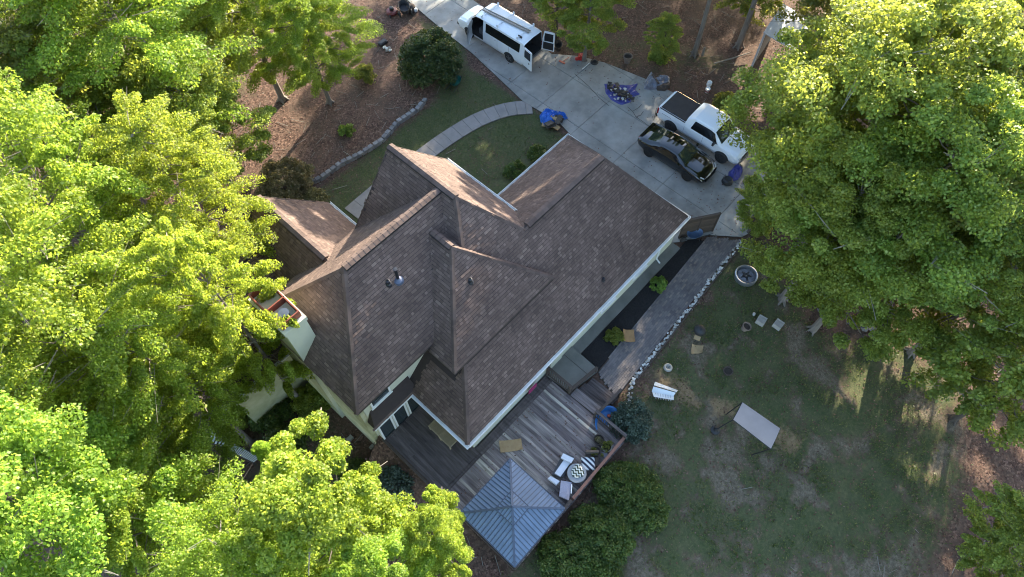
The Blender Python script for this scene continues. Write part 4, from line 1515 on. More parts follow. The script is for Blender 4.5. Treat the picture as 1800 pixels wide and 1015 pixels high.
# ---- white pickup with a black bed cover, nose to -Y
PU = thing('pickup_truck', 'white crew cab pickup truck with black bed cover under the tree edge', 'pickup truck', (29.12, 10.75, 0.05), R(-90 + 1.0))
PL = Loft([
    (-2.92, .50, .95, .86, 1.02, .96, 1.30, .93, .0), (-2.8, .42, 1.0, .90, 1.05, 1.0, 1.32, .96, .0), (-.98, .40, 1.01, .92, 1.05, 1.0, 1.33, .965, .0),
    (-.94, .40, 1.01, .92, 1.10, 1.0, 1.70, .86, .03), (-.55, .40, 1.01, .92, 1.12, 1.0, 1.90, .80, .05), (.65, .40, 1.01, .92, 1.12, 1.0, 1.92, .80, .05), (.95, .40, 1.01, .92, 1.12, 1.0, 1.84, .80, .05),
    (1.55, .40, 1.01, .92, 1.14, .99, 1.28, .84, .04), (1.75, .40, 1.01, .92, 1.12, .97, 1.20, .82, .05), (2.7, .42, .99, .90, 1.04, .93, 1.12, .78, .04), (2.92, .50, .92, .84, .95, .86, 1.0, .74, .02)])
xs = [-2.92, -2.8, -2.2, -1.6, -.98, -.94, -.75, -.55, 0, .65, .8, .95, 1.15, 1.35, 1.55, 1.75, 2.2, 2.7, 2.8, 2.92]
vs = [0, 1, 2, 2.5, 3, 4, 4.5, 5, 5.5, 6, 6.5, 7]
PL.body(xs, vs, off=0).build('body', M['carwhite'], PU, local=True)
MB().box(-2.80, -1.02, -.86, .86, 1.325, 1.365).build('bed_cover', M['tonneau'], PU, local=True)
MB().bar((-2.83, -.95, 1.345), (-1.0, -.95, 1.345), .06, .03).bar((-2.83, .95, 1.345), (-1.0, .95, 1.345), .06, .03).build('bed_rail', M['black'], PU, local=True)
MB().box(-2.965, -2.915, -.80, .80, .72, 1.27).build('tailgate', M['carwhite'], PU, local=True)
for sd in (1, -1):
    PL.patch(-.55, 1.40, 4.12, 4.88, sd, x0b=-.42, x1b=.98, nx=10).build('side_window', M['glass'], PU, local=True)
    PL.patch(-.955, -.943, 1.8, 4.0, sd, .004, 1, 6).build('door_seam', M['black'], PU, local=True)
    PL.patch(.38, .392, 1.8, 4.1, sd, .004, 1, 6).build('door_seam', M['black'], PU, local=True)
    PL.patch(.46, .62, 3.62, 3.86, sd, .02, 1, 1, .02).build('door_handle', M['carwhite'], PU, local=True)
    PL.patch(-2.6, -1.9, 4.02, 4.1, sd, .008, 2, 1).build('bed_badge', M['black'], PU, local=True)
    MB().box(-2.955, -2.86, sd * .93 - .07, sd * .93 + .055, .86, 1.24).build('tail_light', M['lampred'], PU, local=True)
    MB().box(2.84, 2.93, sd * .76 - .14, sd * .76 + .12, .82, .98).build('headlight', M['lampclear'], PU, local=True)
    a = MB().bar((1.22, sd * .98, 1.18), (1.2, sd * 1.12, 1.2), .05, .05)
    a.box(1.12, 1.24, sd * 1.16 - .09, sd * 1.16 + .10, 1.16, 1.36)
    a.build('mirror', M['black'], PU, local=True)
PL.patch(.97, 1.56, 5.2, 7, both=True, nx=6, nv=6).build('windscreen', M['wind'], PU, local=True)
MB().box(-3.02, -2.90, -.92, .92, .50, .70).build('rear_bumper', M['black'], PU, local=True)
MB().box(2.88, 3.0, -.88, .88, .48, .68).build('front_bumper', M['chrome'], PU, local=True)
MB().box(2.90, 2.945, -.58, .58, .70, .97).build('grille', M['black'], PU, local=True)
wheels(PU, PL, (-1.82, 1.86), .93, .41, .26, 'rimdark', 6)
arch(PL, PU, -1.82, .44)
arch(PL, PU, 1.86, .44)

# ---- black coupe, nose to -Y
CA = thing('black_coupe', 'glossy black fastback coupe parked beside the white pickup', 'car', (26.52, 10.95, 0.05), R(-90 + 1.0))
CL = Loft([
    (-2.36, .42, .80, .72, .84, .80, .92, .74, .02), (-2.2, .30, .89, .80, .90, .87, .98, .78, .03), (-1.75, .22, .95, .84, .93, .92, 1.05, .76, .06), (-1.15, .22, .94, .84, .93, .90, 1.23, .69, .07),
    (-.6, .22, .92, .84, .92, .89, 1.33, .66, .07), (-.1, .22, .92, .84, .92, .89, 1.35, .66, .07), (.3, .22, .92, .84, .92, .89, 1.31, .66, .07), (.95, .22, .93, .84, .92, .90, 1.04, .74, .06), (1.15, .22, .94, .84, .90, .90, .97, .77, .05),
    (1.5, .22, .95, .84, .87, .90, .93, .76, .06), (2.1, .24, .90, .80, .76, .82, .82, .70, .06), (2.36, .34, .74, .66, .64, .66, .68, .56, .03), (2.42, .42, .62, .56, .56, .54, .60, .46, .02)])
xs = [-2.36, -2.28, -2.2, -2.0, -1.75, -1.45, -1.15, -.85, -.6, -.35, -.1, .1, .3, .5, .75, .95, 1.05, 1.15, 1.5, 1.8, 2.1, 2.25, 2.36, 2.42]
CL.body(xs, vs).build('body', M['carblack'], CA, local=True, smooth=True)
CL.patch(.34, .98, 5.35, 7, both=True, nx=6, nv=6).build('windscreen', M['wind'], CA, local=True)
CL.patch(-1.78, -1.0, 5.5, 7, both=True, nx=6, nv=6, off=.004).build('rear_window', M['wind'], CA, local=True)
for sd in (1, -1):
    CL.patch(-1.15, .85, 4.12, 4.86, sd, x0b=-.80, x1b=.28, nx=8).build('side_window', M['glass'], CA, local=True)
    CL.patch(-.62, -.608, 1.8, 4.0, sd, .004, 1, 6).build('door_seam', M['interior'], CA, local=True)
    CL.patch(.80, .812, 1.8, 4.0, sd, .004, 1, 6).build('door_seam', M['interior'], CA, local=True)
    CL.patch(-1.5, 1.4, 1.35, 1.55, sd, .02, 8, 1, .02).build('side_skirt', M['rimdark'], CA, local=True)
    MB().box(-2.37, -2.28, sd * .62 - .14, sd * .62 + .14, .76, .90).build('tail_light', M['lampred'], CA, local=True)
    CL.patch(2.12, 2.34, 4.1, 4.9, sd, .008, 3, 2).build('headlight', M['lampclear'], CA, local=True)
    a = MB().bar((.72, sd * .88, .95), (.70, sd * 1.0, .98), .04, .04)
    a.box(.62, .74, sd * 1.02 - .07, sd * 1.02 + .08, .94, 1.06)
    a.build('mirror', M['carblack'], CA, local=True)
MB().box(-2.33, -2.17, -.66, .66, .985, 1.03).build('spoiler', M['carblack'], CA, local=True)
MB().bar((2.44, -.5, .42), (2.44, .5, .42), .04, .14).build('grille', M['interior'], CA, local=True)
wheels(CA, CL, (-1.42, 1.36), .83, .34, .24, 'rimdark', 10)
arch(CL, CA, -1.42, .36)
arch(CL, CA, 1.36, .36)
# ------------------------------------------------------------------ fence panel, wheelbarrows, tarps and tools
A = at(1216, 412) ; B = at(1250, 412)
FEN = thing('fence', 'dark stained board fence joining the garage corner', 'fence', (23.1, 6.75, 0))
fa, fb = Vector((22.05, 7.42, 0)), Vector((23.72, 6.32, 0))
fd = fb - fa
fang = math.atan2(fd.y, fd.x)
for k in range(5):
    board('fence_board', M['fencewood'], FEN, (fa + fb) / 2 + Vector((0, 0, .22 + k * .34)), (fd.length, .025, .325), (0, 0, fang))
for k in range(3):
    board('fence_post', M['fencewood'], FEN, fa + fd * (k / 2) + Vector((0, 0, .9)), (.09, .09, 1.86), (0, 0, fang))
board('fence_cap', M['darkwood'], FEN, (fa + fb) / 2 + Vector((0, 0, 1.80)), (fd.length + .1, .11, .04), (0, 0, fang))


def dish(mb, c, rx, ry, h, lip=.03, n=20, flat=.62, ang=0.0, floor=.03):
    """an open tub with a wall: outer and inner skins"""
    c = Vector(c)
    ca_, sa_ = math.cos(ang), math.sin(ang)
    prof = [(flat, 0), (.85, h * .55), (1.0, h), (1.0 - lip, h), (.82 - lip, h * .55), (flat - lip, floor)]
    b = len(mb.v)
    for r_, z in prof:
        for k in range(n):
            a = 2 * math.pi * k / n
            x, y = math.cos(a) * rx * r_, math.sin(a) * ry * r_
            mb.v.append((c.x + x * ca_ - y * sa_, c.y + x * sa_ + y * ca_, c.z + z))
    for i in range(len(prof) - 1):
        for k in range(n):
            mb.f.append((b + i * n + k, b + i * n + (k + 1) % n, b + (i + 1) * n + (k + 1) % n, b + (i + 1) * n + k))
    mb.f.append(tuple(b + k for k in range(n - 1, -1, -1)))
    mb.f.append(tuple(b + (len(prof) - 1) * n + k for k in range(n)))
    return mb


def wheelbarrow(name, label, loc, rz, tray, handle):
    t_ = thing(name, label, 'wheelbarrow', loc, rz)
    dish(MB(), (0, 0, .36), .48, .34, .26).build('tray', M[tray], t_, local=True)
    h_ = MB()
    for sd in (1, -1):
        h_.tube([(.55, sd * .04, .22), (.1, sd * .2, .33), (-.95, sd * .30, .55)], .022, 6)
        h_.tube([(-.2, sd * .24, .36), (-.32, sd * .26, .0)], .018, 6)
    h_.build('frame', M[handle], t_, local=True)
    MB().lathe([(.06, -.05), (.17, -.05), (.2, -.02), (.2, .02), (.17, .05), (.06, .05)], (.62, 0, .2), 18, 'y').build('wheel', M['rubber'], t_, local=True)
    return t_


q = at(1217, 421)
wheelbarrow('wheelbarrow', 'wheelbarrow with shallow blue grey tray at the fence corner', (q.x, q.y, .03), R(150), 'bluetray', 'black')
q = at(802, 154)
wheelbarrow('wheelbarrow', 'wheelbarrow with deep green tub on the front lawn beside a round bush', (q.x, q.y, 0), R(20), 'greenplastic', 'black')


def cloth(name, label, cat, outline, m, z=.07, amp=.16, seed=1, dens=.11, edge=.04):
    """a crumpled sheet: thin, folded, closed underneath"""
    cx = sum(p_[0] for p_ in outline) / len(outline)
    cy = sum(p_[1] for p_ in outline) / len(outline)
    x0, x1 = min(p_[0] for p_ in outline), max(p_[0] for p_ in outline)
    y0, y1 = min(p_[1] for p_ in outline), max(p_[1] for p_ in outline)
    n_ = len(outline)
    NR, NA = 9, 56
    # outline sampled by angle
    rim = []
    for k in range(NA):
        u = k / NA * n_
        i = int(u)
        f = u - i
        a, b = outline[i % n_], outline[(i + 1) % n_]
        rim.append((lerp(a[0], b[0], f), lerp(a[1], b[1], f)))
    rs = np.linspace(0, 1, NR + 1)[1:]
    V = [(cx, cy)]
    for r_ in rs:
        V += [(cx + (x - cx) * r_, cy + (y - cy) * r_) for x, y in rim]
    V = np.array(V)
    rr = np.concatenate([[0], np.repeat(rs, NA)])
    f1 = fbm(V[:, 0], V[:, 1], seed, 2.2, 3)
    f2 = np.abs(fbm(V[:, 0], V[:, 1], seed + 1, 3.0, 3) - .5) * 2
    Zc = z + amp * (0.55 * f1 + 0.9 * (1 - f2) ** 3) * (1 - .6 * rr ** 4)
    Zc[rr > .97] = z * .35 + amp * .25 * f1[rr > .97]
    V[:, 0] += (f1 - .5) * .12 * (rr > .9)
    mb = MB()
    P = [(V[i, 0], V[i, 1], Zc[i]) for i in range(len(V))]
    F = [(0, 1 + k, 1 + (k + 1) % NA) for k in range(NA)]
    for r_ in range(NR - 1):
        a, b = 1 + r_ * NA, 1 + (r_ + 1) * NA
        F += [(a + k, b + k, b + (k + 1) % NA, a + (k + 1) % NA) for k in range(NA)]
    mb.add(P, F)
    last = 1 + (NR - 1) * NA
    low = len(mb.v)
    mb.v += [(P[last + k][0], P[last + k][1], P[last + k][2] - .03) for k in range(NA)]
    mb.f += [(last + k, low + k, low + (k + 1) % NA, last + (k + 1) % NA) for k in range(NA)]
    mb.f.append(tuple(low + k for k in range(NA - 1, -1, -1)))
    o = mb.build(name, m, None, at0=(cx, cy, z))
    return tag(o, label, cat)


PX = lambda pts, z=.05: [tuple(at(x, y, z)[:2]) for x, y in pts]
cloth('tarpaulin', 'dark blue tarpaulin spread on the driveway under torn roofing scrap', 'tarp', PX([(1061, 147), (1064, 165), (1075, 177), (1092, 186), (1108, 181), (1116, 170), (1127, 166), (1117, 157), (1122, 147), (1100, 150), (1080, 148)]), M['navytarp'], .06, .10, 3)
SCR = [MB().box(-.5, .5, -.5, .5, -.5, .5).mesh('scrap', M['debris_dark']), MB().box(-.5, .5, -.5, .5, -.5, .5).mesh('scrap', M['debris_pale'])]
HEAP = thing('scrap_heap', 'heap of torn dark shingles and pale scrap lying on the dark blue tarp', 'debris', (*at(1093, 165)[:2], .10))
for k in range(130):
    pale = random.random() < .30
    u, v = random.random(), random.gauss(0, .22)
    p_ = at(1070 + 44 * u, 153 + 24 * u + v * 20, .15)
    if pale and random.random() < .5:
        p_ = at(random.choice((1078, 1084, 1097, 1099)) + random.uniform(-5, 5), random.choice((157, 161, 170)) + random.uniform(-4, 6), .2)
    o = link('scrap', SCR[1 if pale else 0], HEAP)
    o.location = Vector((p_.x, p_.y, random.uniform(.12, .30))) - HEAP.location
    o.rotation_euler = (random.uniform(-.5, .5), random.uniform(-.5, .5), random.random() * 6)
    s = random.uniform(.08, .34) * (.62 if pale else 1)
    o.scale = (s, s * random.uniform(.4, .9), .02)
cloth('grey_tarpaulin', 'crumpled grey tarpaulin at the driveway edge by the woods', 'tarp', PX([(1133, 146), (1131, 157), (1142, 159), (1158, 156), (1176, 149), (1178, 137), (1165, 133), (1152, 141), (1143, 129), (1138, 136)]), M['greytarp'], .08, .30, 9)
cloth('burlap_sheet', 'brown burlap sheet lying in front of the grey tarpaulin', 'cloth', PX([(1150, 150), (1155, 160), (1168, 161), (1177, 155), (1176, 147), (1162, 148)]), M['browncloth'], .16, .16, 14)
q0, q1 = at(1147, 131, .4), at(1158, 147, .4)
tag(MB().bar(q0, q1, .12, .05).build('timber_plank', M['darkwood']), 'dark timber plank lying across the grey tarpaulin', 'plank')
cloth('blue_tarpaulin', 'bright blue tarpaulin bunched up at the lawn edge of the driveway', 'tarp', PX([(949, 203), (950, 214), (956, 222), (975, 221), (990, 213), (998, 209), (994, 203), (980, 203), (970, 195), (957, 195)]), M['bluetarp'], .10, .42, 19)
BUN = thing('roofing_bundle', 'black and tan roofing bundles stacked against the bright blue tarp', 'bundle', (*at(974, 217)[:2], .05))
for k in range(9):
    p_ = at(962 + random.random() * 26, 214 + random.random() * 12, .1)
    o = board('bundle_sheet', M['debris_dark' if k % 3 else 'card'], BUN, (p_.x, p_.y, .10 + k * .055), (random.uniform(.5, .8), random.uniform(.25, .4), .05), (random.uniform(-.2, .2), random.uniform(-.2, .2), random.random() * 3))
cloth('tied_tarpaulin', 'purple blue tarpaulin bundle by the tree edge in front of the black car', 'tarp', PX([(1281, 303), (1279, 314), (1286, 319), (1297, 317), (1303, 309), (1299, 300), (1289, 299)]), M['navytarp'], .12, .65, 23)
q = at(1277, 322)
tag(MB().lathe([(.26, 0), (.34, .1), (.3, .3), (.22, .36), (.18, .33), (.0, .3)], (q.x, q.y, .03), 12).build('waste_bag', M['black']), 'small black bag beside the purple blue bundle', 'bag')

# things along the far edge of the driveway
q = at(1020, 100, .2)
GAS = thing('fuel_can', 'red plastic fuel can on the verge of the driveway', 'fuel can', (q.x, q.y, 0.0), R(30))
MB().box(-.20, .20, -.14, .14, 0, .34).build('can_body', M['red'], GAS, local=True)
MB().tube([(-.12, 0, .34), (-.10, 0, .44), (.08, 0, .44), (.10, 0, .34)], .02, 6).build('handle', M['red'], GAS, local=True)
MB().tube([(.15, 0, .34), (.24, 0, .47)], [.03, .02], 6).build('spout', M['black'], GAS, local=True)
q = at(1014, 104, .1)
tag(MB().lathe([(.05, 0), (.12, .02), (.12, .2), (.06, .24)], (q.x, q.y, 0), 12).build('red_bucket', M['red']), 'small red bucket beside the red fuel can', 'bucket')
q0, q1 = at(983, 107, .08), at(993, 112, .08)
RAKE = thing('push_broom', 'orange red push broom lying on the driveway edge', 'broom', ((q0.x + q1.x) / 2, (q0.y + q1.y) / 2, .06))
MB().bar(q0, q1, .13, .05).build('broom_head', M['orange'], RAKE)
MB().tube([(q0 + q1) / 2, at(1000, 101, .10)], .02, 6).build('broom_handle', M['orange'], RAKE)
q = at(1045, 109, .1)
tag(MB().lathe([(.14, 0), (.24, .02), (.27, .07), (.24, .13), (.14, .14), (.12, .07)], (q.x, q.y, 0), 20).build('hose_coil', M['rubber']), 'dark round hose coil at the driveway edge', 'hose')
q0, q1 = at(1036, 111, .07), at(1024, 122, .07)
tag(MB().tube([q0, q1], .03, 6).build('white_pipe', M['white']), 'short white pipe lying on the driveway', 'pipe')


def planter(name, label, px, py, r, h, m, sq=False, group=None, tilt=0.0, fill='soil'):
    q_ = at(px, py, h * .5)
    t_ = thing(name, label, 'planter', (q_.x, q_.y, 0), random.random(), group)
    if tilt:
        t_.rotation_euler = (tilt, 0, random.random() * 3)
    if sq:
        b_ = MB()
        b_.box(-r, r, -r, -r + .05, 0, h).box(-r, r, r - .05, r, 0, h).box(-r, -r + .05, -r + .05, r - .05, 0, h).box(r - .05, r, -r + .05, r - .05, 0, h)
        b_.box(-r + .05, r - .05, -r + .05, r - .05, 0, .04)
        b_.build('pot', m, t_, local=True)
        MB().box(-r + .05, r - .05, -r + .05, r - .05, .05, h - .04).build('filling', M[fill], t_, local=True)
    else:
        MB().lathe([(r * .68, 0), (r * .95, h * .85), (r * 1.05, h * .86), (r * 1.05, h), (r * .88, h), (r * .84, h * .8)], (0, 0, 0), 20).build('pot', m, t_, local=True)
        MB().lathe([(r * .80, h * .5), (r * .80, h * .82)], (0, 0, 0), 16).build('filling', M[fill], t_, local=True)
    return t_


planter('planter', 'round clay planter at the edge of the woods beyond the driveway', 1103, 104, .30, .55, M['terracotta'])
planter('planter', 'pale round planter on the lawn left of two square planters', 1309, 576, .24, .36, M['terracotta'], tilt=.25)
planter('planter', 'dark round planter in the middle of the back lawn', 1279, 654, .24, .30, M['darkpot'])
planter('planter', 'square pale planter on the lawn next to the round planter', 1338, 564, .22, .32, M['palepot'], True, fill='palepot')
planter('planter', 'square pale planter on the lawn nearest the tree edge', 1368, 571, .22, .32, M['palepot'], True, fill='palepot')
q = at(1325, 553)
tag(link('white_stone', WS[2]), 'small white stone on the lawn behind the square planters', 'stone')
bpy.data.objects['white_stone'].location = (q.x, q.y, 0)
bpy.data.objects['white_stone'].scale = (.22, .16, .2)
q = at(981, 84)
BAG = thing('tool_bag', 'black tool bag on the ground behind the open van', 'bag', (q.x, q.y, 0), R(40))
dish(MB(), (0, 0, 0), .42, .28, .3, n=14, flat=.8).build('bag_body', M['black'], BAG, local=True)
MB().tube([(-.2, .1, .28), (-.1, .1, .45), (.1, .1, .45), (.2, .1, .28)], .015, 5).build('strap', M['black'], BAG, local=True)

# machines by the top of the drive
q = at(689, 20, .2)
MOW = thing('lawn_mower', 'dark red walk behind mower on the grass by the drive', 'mower', (q.x, q.y, 0), R(70))
MB().lathe([(.40, .10), (.42, .22), (.34, .30), (.16, .33)], (0, 0, 0), 14).build('deck_housing', M['maroon'], MOW, local=True)
MB().lathe([(.15, .33), (.16, .5), (.08, .54)], (0, 0, 0), 12).build('engine', M['black'], MOW, local=True)
MB().tube([(-.25, .22, .3), (-1.0, .24, .95), (-1.0, -.24, .95), (-.25, -.22, .3)], .018, 6).build('handle', M['black'], MOW, local=True)
for sx in (-.36, .36):
    for sy in (-.3, .3):
        MB().lathe([(.03, -.03), (.11, -.03), (.11, .03), (.03, .03)], (sx, sy, .11), 12, 'y').build('wheel', M['rubber'], MOW, local=True)
q = at(711, 17, .3)
CART = thing('yard_cart', 'dark garden cart parked beside the red mower', 'cart', (q.x, q.y, 0), R(60))
dish(MB(), (0, 0, .28), .62, .40, .34, n=16, flat=.8).build('tub', M['tonneau'], CART, local=True)
for sy in (-.42, .42):
    MB().lathe([(.05, -.05), (.2, -.05), (.22, 0), (.2, .05), (.05, .05)], (-.3, sy, .22), 16, 'y').build('wheel', M['rubber'], CART, local=True)
MB().tube([(.55, 0, .34), (1.0, 0, .55), (1.05, .15, .57), (1.05, -.15, .57)], .02, 6).build('handle', M['black'], CART, local=True)
q = at(718, 14, .3)
tag(MB().lathe([(.28, 0), (.34, .12), (.30, .34), (.14, .46), (.0, .46)], (q.x + .2, q.y, 0), 12).build('leaf_bag', M['browncloth']), 'brown sack leaning by the garden cart', 'sack')
q = at(731, 20)
tag(MB().lathe([(.12, 0), (.15, .16), (.10, .24), (.0, .24)], (q.x, q.y, 0), 10).build('white_jug', M['white']), 'small white jug on the grass by the drive', 'jug')
q = at(673, 77)
tag(MB().box(q.x - .3, q.x + .3, q.y - .18, q.y + .18, 0, .16).box(q.x - .24, q.x + .24, q.y - .12, q.y + .12, .16, .2).build('meter_box', M['black']), 'black lidded box sunk in the leaf litter', 'box')
for k, (x, y) in enumerate([(676, 84), (680, 86), (684, 85), (681, 90), (686, 89)]):
    q = at(x, y)
    o = tag(link('pale_rock', WS[k]), 'pale rock in the small pile by the black box', 'rock', 'pale rocks by the black box')
    o.location, o.scale = (q.x, q.y, 0), (.26, .2, .2)
for k, (x, y, w_) in enumerate([(1247, 147, .22), (1244, 158, .30)]):
    q = at(x, y, .2)
    o = thing('paint_bucket', ['white bucket lying in the woods edge behind the pickup', 'white bucket with red band standing by the pickup bed'][k], 'bucket', (q.x, q.y, 0), k * 1.0)
    MB().lathe([(.13, 0), (.16, .32), (.15, .32), (.14, .28)], (0, 0, 0), 14).build('bucket_body', M['white'], o, local=True)
    MB().lathe([(.165, .1), (.168, .18)], (0, 0, 0), 14).build('band', M['lampred'] if k else M['white'], o, local=True)
q0, q1 = at(1255, 112, .05), at(1320, 92, .3)
tag(MB().tube([q0, at(1290, 102, .2), q1], [.05, .045, .03], 6).build('fallen_branch', M['twig']), 'bare fallen branch lying on the ground behind the pickup', 'branch')
tag(MB().box(*sorted((at(1235, 100)[0], at(1235, 100)[0] + .12)), at(1235, 100)[1], at(1235, 100)[1] + .12, 0, .7).build('marker_stake', M['twig']), 'short pale stake standing in the woods edge', 'stake')

# ------------------------------------------------------------------ back lawn
q = at(1310, 487)
FP = thing('fire_pit', 'round metal fire pit ring with pale ash on the lawn by the path', 'fire pit', (q.x, q.y, 0))
MB().lathe([(.62, -.02), (.62, .26), (.58, .28), (.54, .26), (.54, .02), (.02, .01)], (0, 0, 0), 32).build('ring', M['chrome'], FP, local=True)
MB().lathe([(.53, .03), (.45, .09), (.2, .13), (0, .14)], (0, 0, 0), 24).build('ash', M['ash'], FP, local=True)
fw = MB()
for k in range(5):
    a = k * 1.3
    fw.tube([(math.cos(a) * .3, math.sin(a) * .3, .10), (math.cos(a + 2.5) * .2, math.sin(a + 2.5) * .2, .2)], .04, 6)
fw.build('log', M['black'], FP, local=True)
q = at(1227, 586, .4)
GR_ = thing('kettle_grill', 'black kettle barbecue with tan side shelf on the lawn', 'barbecue', (q.x, q.y, 0), R(200))
MB().lathe([(.06, .48), (.22, .55), (.30, .70), (.31, .74), (.27, .88), (.14, .97), (.03, .99)], (0, 0, 0), 20).build('kettle', M['black'], GR_, local=True)
for k in range(3):
    a = k * 2.1
    MB().tube([(math.cos(a) * .18, math.sin(a) * .18, .56), (math.cos(a) * .34, math.sin(a) * .34, 0)], .018, 6).build('leg', M['black'], GR_, local=True)
MB().box(.34, .58, -.16, .16, .72, .75).build('side_shelf', M['card'], GR_, local=True)
MB().tube([(-.05, 0, .98), (-.05, 0, 1.03), (.05, 0, 1.03), (.05, 0, .98)], .012, 5).build('lid_handle', M['black'], GR_, local=True)


def sheet(name, label, corners, m, th=.03, z=.03, cat='cardboard'):
    """thin flat sheet with slightly lifted corners, on the ground at z"""
    P = [at(x, y, z) for x, y in corners]
    mb = MB()
    n_ = 6
    for lay in (0, 1):
        for j in range(n_ + 1):
            for i in range(n_ + 1):
                u, v = i / n_, j / n_
                p_ = P[0] * (1 - u) * (1 - v) + P[1] * u * (1 - v) + P[2] * u * v + P[3] * (1 - u) * v
                lift = .10 * (abs(u - .5) * 2) ** 3 * (abs(v - .5) * 2) ** 2 + .012 * math.sin(7 * u + 3 * v)
                mb.v.append((p_.x, p_.y, p_.z + lift + (th if lay else 0)))
    k_ = (n_ + 1) ** 2
    for j in range(n_):
        for i in range(n_):
            a = j * (n_ + 1) + i
            q_ = (a, a + 1, a + n_ + 2, a + n_ + 1)
            mb.f.append(tuple(k_ + x for x in q_))
            mb.f.append(q_[::-1])
    edge = [i for i in range(n_)] + [n_ + j * (n_ + 1) for j in range(n_)] + [k_ - 1 - i for i in range(n_)] + [n_ * (n_ + 1) - j * (n_ + 1) for j in range(n_)]
    for a, b in zip(edge, edge[1:] + edge[:1]):
        mb.f.append((a, b, k_ + b, k_ + a))
    c = sum(P, Vector((0, 0, 0))) / 4
    return tag(mb.build(name, m, None, at0=c), label, cat)


sheet('cardboard_sheet', 'tan cardboard sheet lying on the deck near the house corner', [(880, 797), (919, 791), (916, 772), (877, 776)], M['card'], .025, DZ + .02)
sheet('cardboard_sheet', 'small tan cardboard sheet on the lawn in front of the barbecue', [(1214, 623), (1234, 621), (1236, 609), (1216, 606)], M['card'], .025, .03)
sheet('plywood_square', 'rusty tan square board on the paver path beside the rear bed', [(1096, 601), (1116, 602), (1114, 581), (1095, 580)], M['cardorange'], .03, .09, 'board')
q = at(1174, 647)
tag(MB().lathe([(.09, .01), (.12, .10), (.17, .12), (.22, .08), (.23, .0)], (q.x, q.y, 0), 24).build('ring_stone', M['palepot']), 'pale round concrete ring on the lawn by the path', 'ring')

WP = thing('folded_panel', 'white folded vinyl panel lying on the lawn beside the path', 'panel', (*at(1167, 690)[:2], .03))
for k, cs in enumerate(([(1151, 672), (1191, 687), (1188, 692), (1148, 680)], [(1148, 681), (1187, 692), (1183, 698), (1146, 688)], [(1146, 689), (1184, 697), (1183, 706), (1148, 700)])):
    P = [at(x, y, .05 + .10 * (k % 2)) for x, y in cs]
    zz = (.05, .20) if k != 1 else (.20, .05)
    P[0].z = P[1].z = zz[0] + .06
    P[2].z = P[3].z = zz[1] + .06
    mb = MB()
    mb.add(P + [p_ - Vector((0, 0, .03)) for p_ in P], [(3, 2, 1, 0), (4, 5, 6, 7), (0, 1, 5, 4), (1, 2, 6, 5), (2, 3, 7, 6), (3, 0, 4, 7)])
    mb.build('panel_leaf', M['white'], WP)
for k in range(7):
    a = at(1152 + k * 4.4, 691 + k * .75, .13)
    b = at(1153 + k * 4.4, 701 + k * .75, .28)
    MB().bar(a, b, .03, .02).build('panel_rib', M['lampclear'], WP)

# swing seat with a taupe canopy
SW = thing('canopy_frame', 'taupe canvas canopy on a black metal frame standing on the lawn', 'canopy', (17.05, -1.60, 0), R(0))
o_ = SW.location
can = [at(1305, 708, 2.15) - o_, at(1371, 754, 2.15) - o_, at(1355, 789, 1.98) - o_, at(1289, 738, 1.98) - o_]
mb = MB()
n_ = 8
for lay in (0, .03):
    for j in range(n_ + 1):
        for i in range(n_ + 1):
            u, v = i / n_, j / n_
            p_ = can[0] * (1 - u) * (1 - v) + can[1] * u * (1 - v) + can[2] * u * v + can[3] * (1 - u) * v
            mb.v.append((p_.x, p_.y, p_.z + lay + .05 * math.sin(math.pi * v) - .02 * math.sin(math.pi * u) * math.sin(math.pi * v)))
k_ = (n_ + 1) ** 2
for j in range(n_):
    for i in range(n_):
        a = j * (n_ + 1) + i
        q_ = (a, a + n_ + 1, a + n_ + 2, a + 1)
        mb.f += [tuple(k_ + x for x in q_), q_[::-1]]
edge = [i for i in range(n_)] + [n_ + j * (n_ + 1) for j in range(n_)] + [k_ - 1 - i for i in range(n_)] + [n_ * (n_ + 1) - j * (n_ + 1) for j in range(n_)]
for a, b in zip(edge, edge[1:] + edge[:1]):
    mb.f.append((a, b, k_ + b, k_ + a))
mb.build('canopy', M['canopy'], SW, local=True)
for i in range(4):
    MB().tube([can[i] - Vector((0, 0, .02)), can[(i + 1) % 4] - Vector((0, 0, .02))], .028, 6).build('canopy_rail', M['black'], SW, local=True)
for ends, feet in (((can[0], can[3]), ((1276, 729), (1256, 757))), ((can[1], can[2]), ((1348, 792), (1322, 800)))):
    for tp, ft in zip(ends, feet):
        f = at(*ft, 0.0) - o_
        MB().tube([tp, Vector((f.x, f.y, 0))], .03, 6).build('leg', M['black'], SW, local=True)
q = at(1257, 757)
tag(MB().lathe([(.22, 0), (.24, .08), (.12, .14), (.05, .3), (.0, .3)], (q.x, q.y, 0), 12).build('umbrella_base', M['black']), 'small black parasol base on the lawn by the taupe canopy', 'base')

# blue pool leaning by the deck and its small things
q = at(1064, 742)
POOL = thing('paddling_pool', 'blue plastic paddling pool leaning by the deck rail', 'pool', (q.x, q.y - .05, .12), R(20))
POOL.rotation_euler = (R(12), R(-8), R(20))
dish(MB(), (0, 0, 0), .78, .62, .26, .10, 24, .8).build('pool_shell', M['bluepool'], POOL, local=True)
for k in range(3):
    MB().lathe([(.08, .03), (.1, .1), (.06, .16)], (.3 * math.cos(k * 2), .25 * math.sin(k * 2), 0), 10).build('pool_toy', M[('orange', 'bluetarp', 'white')[k]], POOL, local=True)

# deck furniture
SOFA = thing('lounger', 'grey wicker lounger with white cushions on the deck by the gazebo', 'lounger', (*at(995, 827, .7)[:2], DZ), 0)
o_ = SOFA.location


def slab_px(pts, z0, z1, name, m, root):
    P = [at(x, y, z1) for x, y in pts]
    return MB().prism([(p_.x, p_.y) for p_ in P][::-1], z0, z1).build(name, m, root)


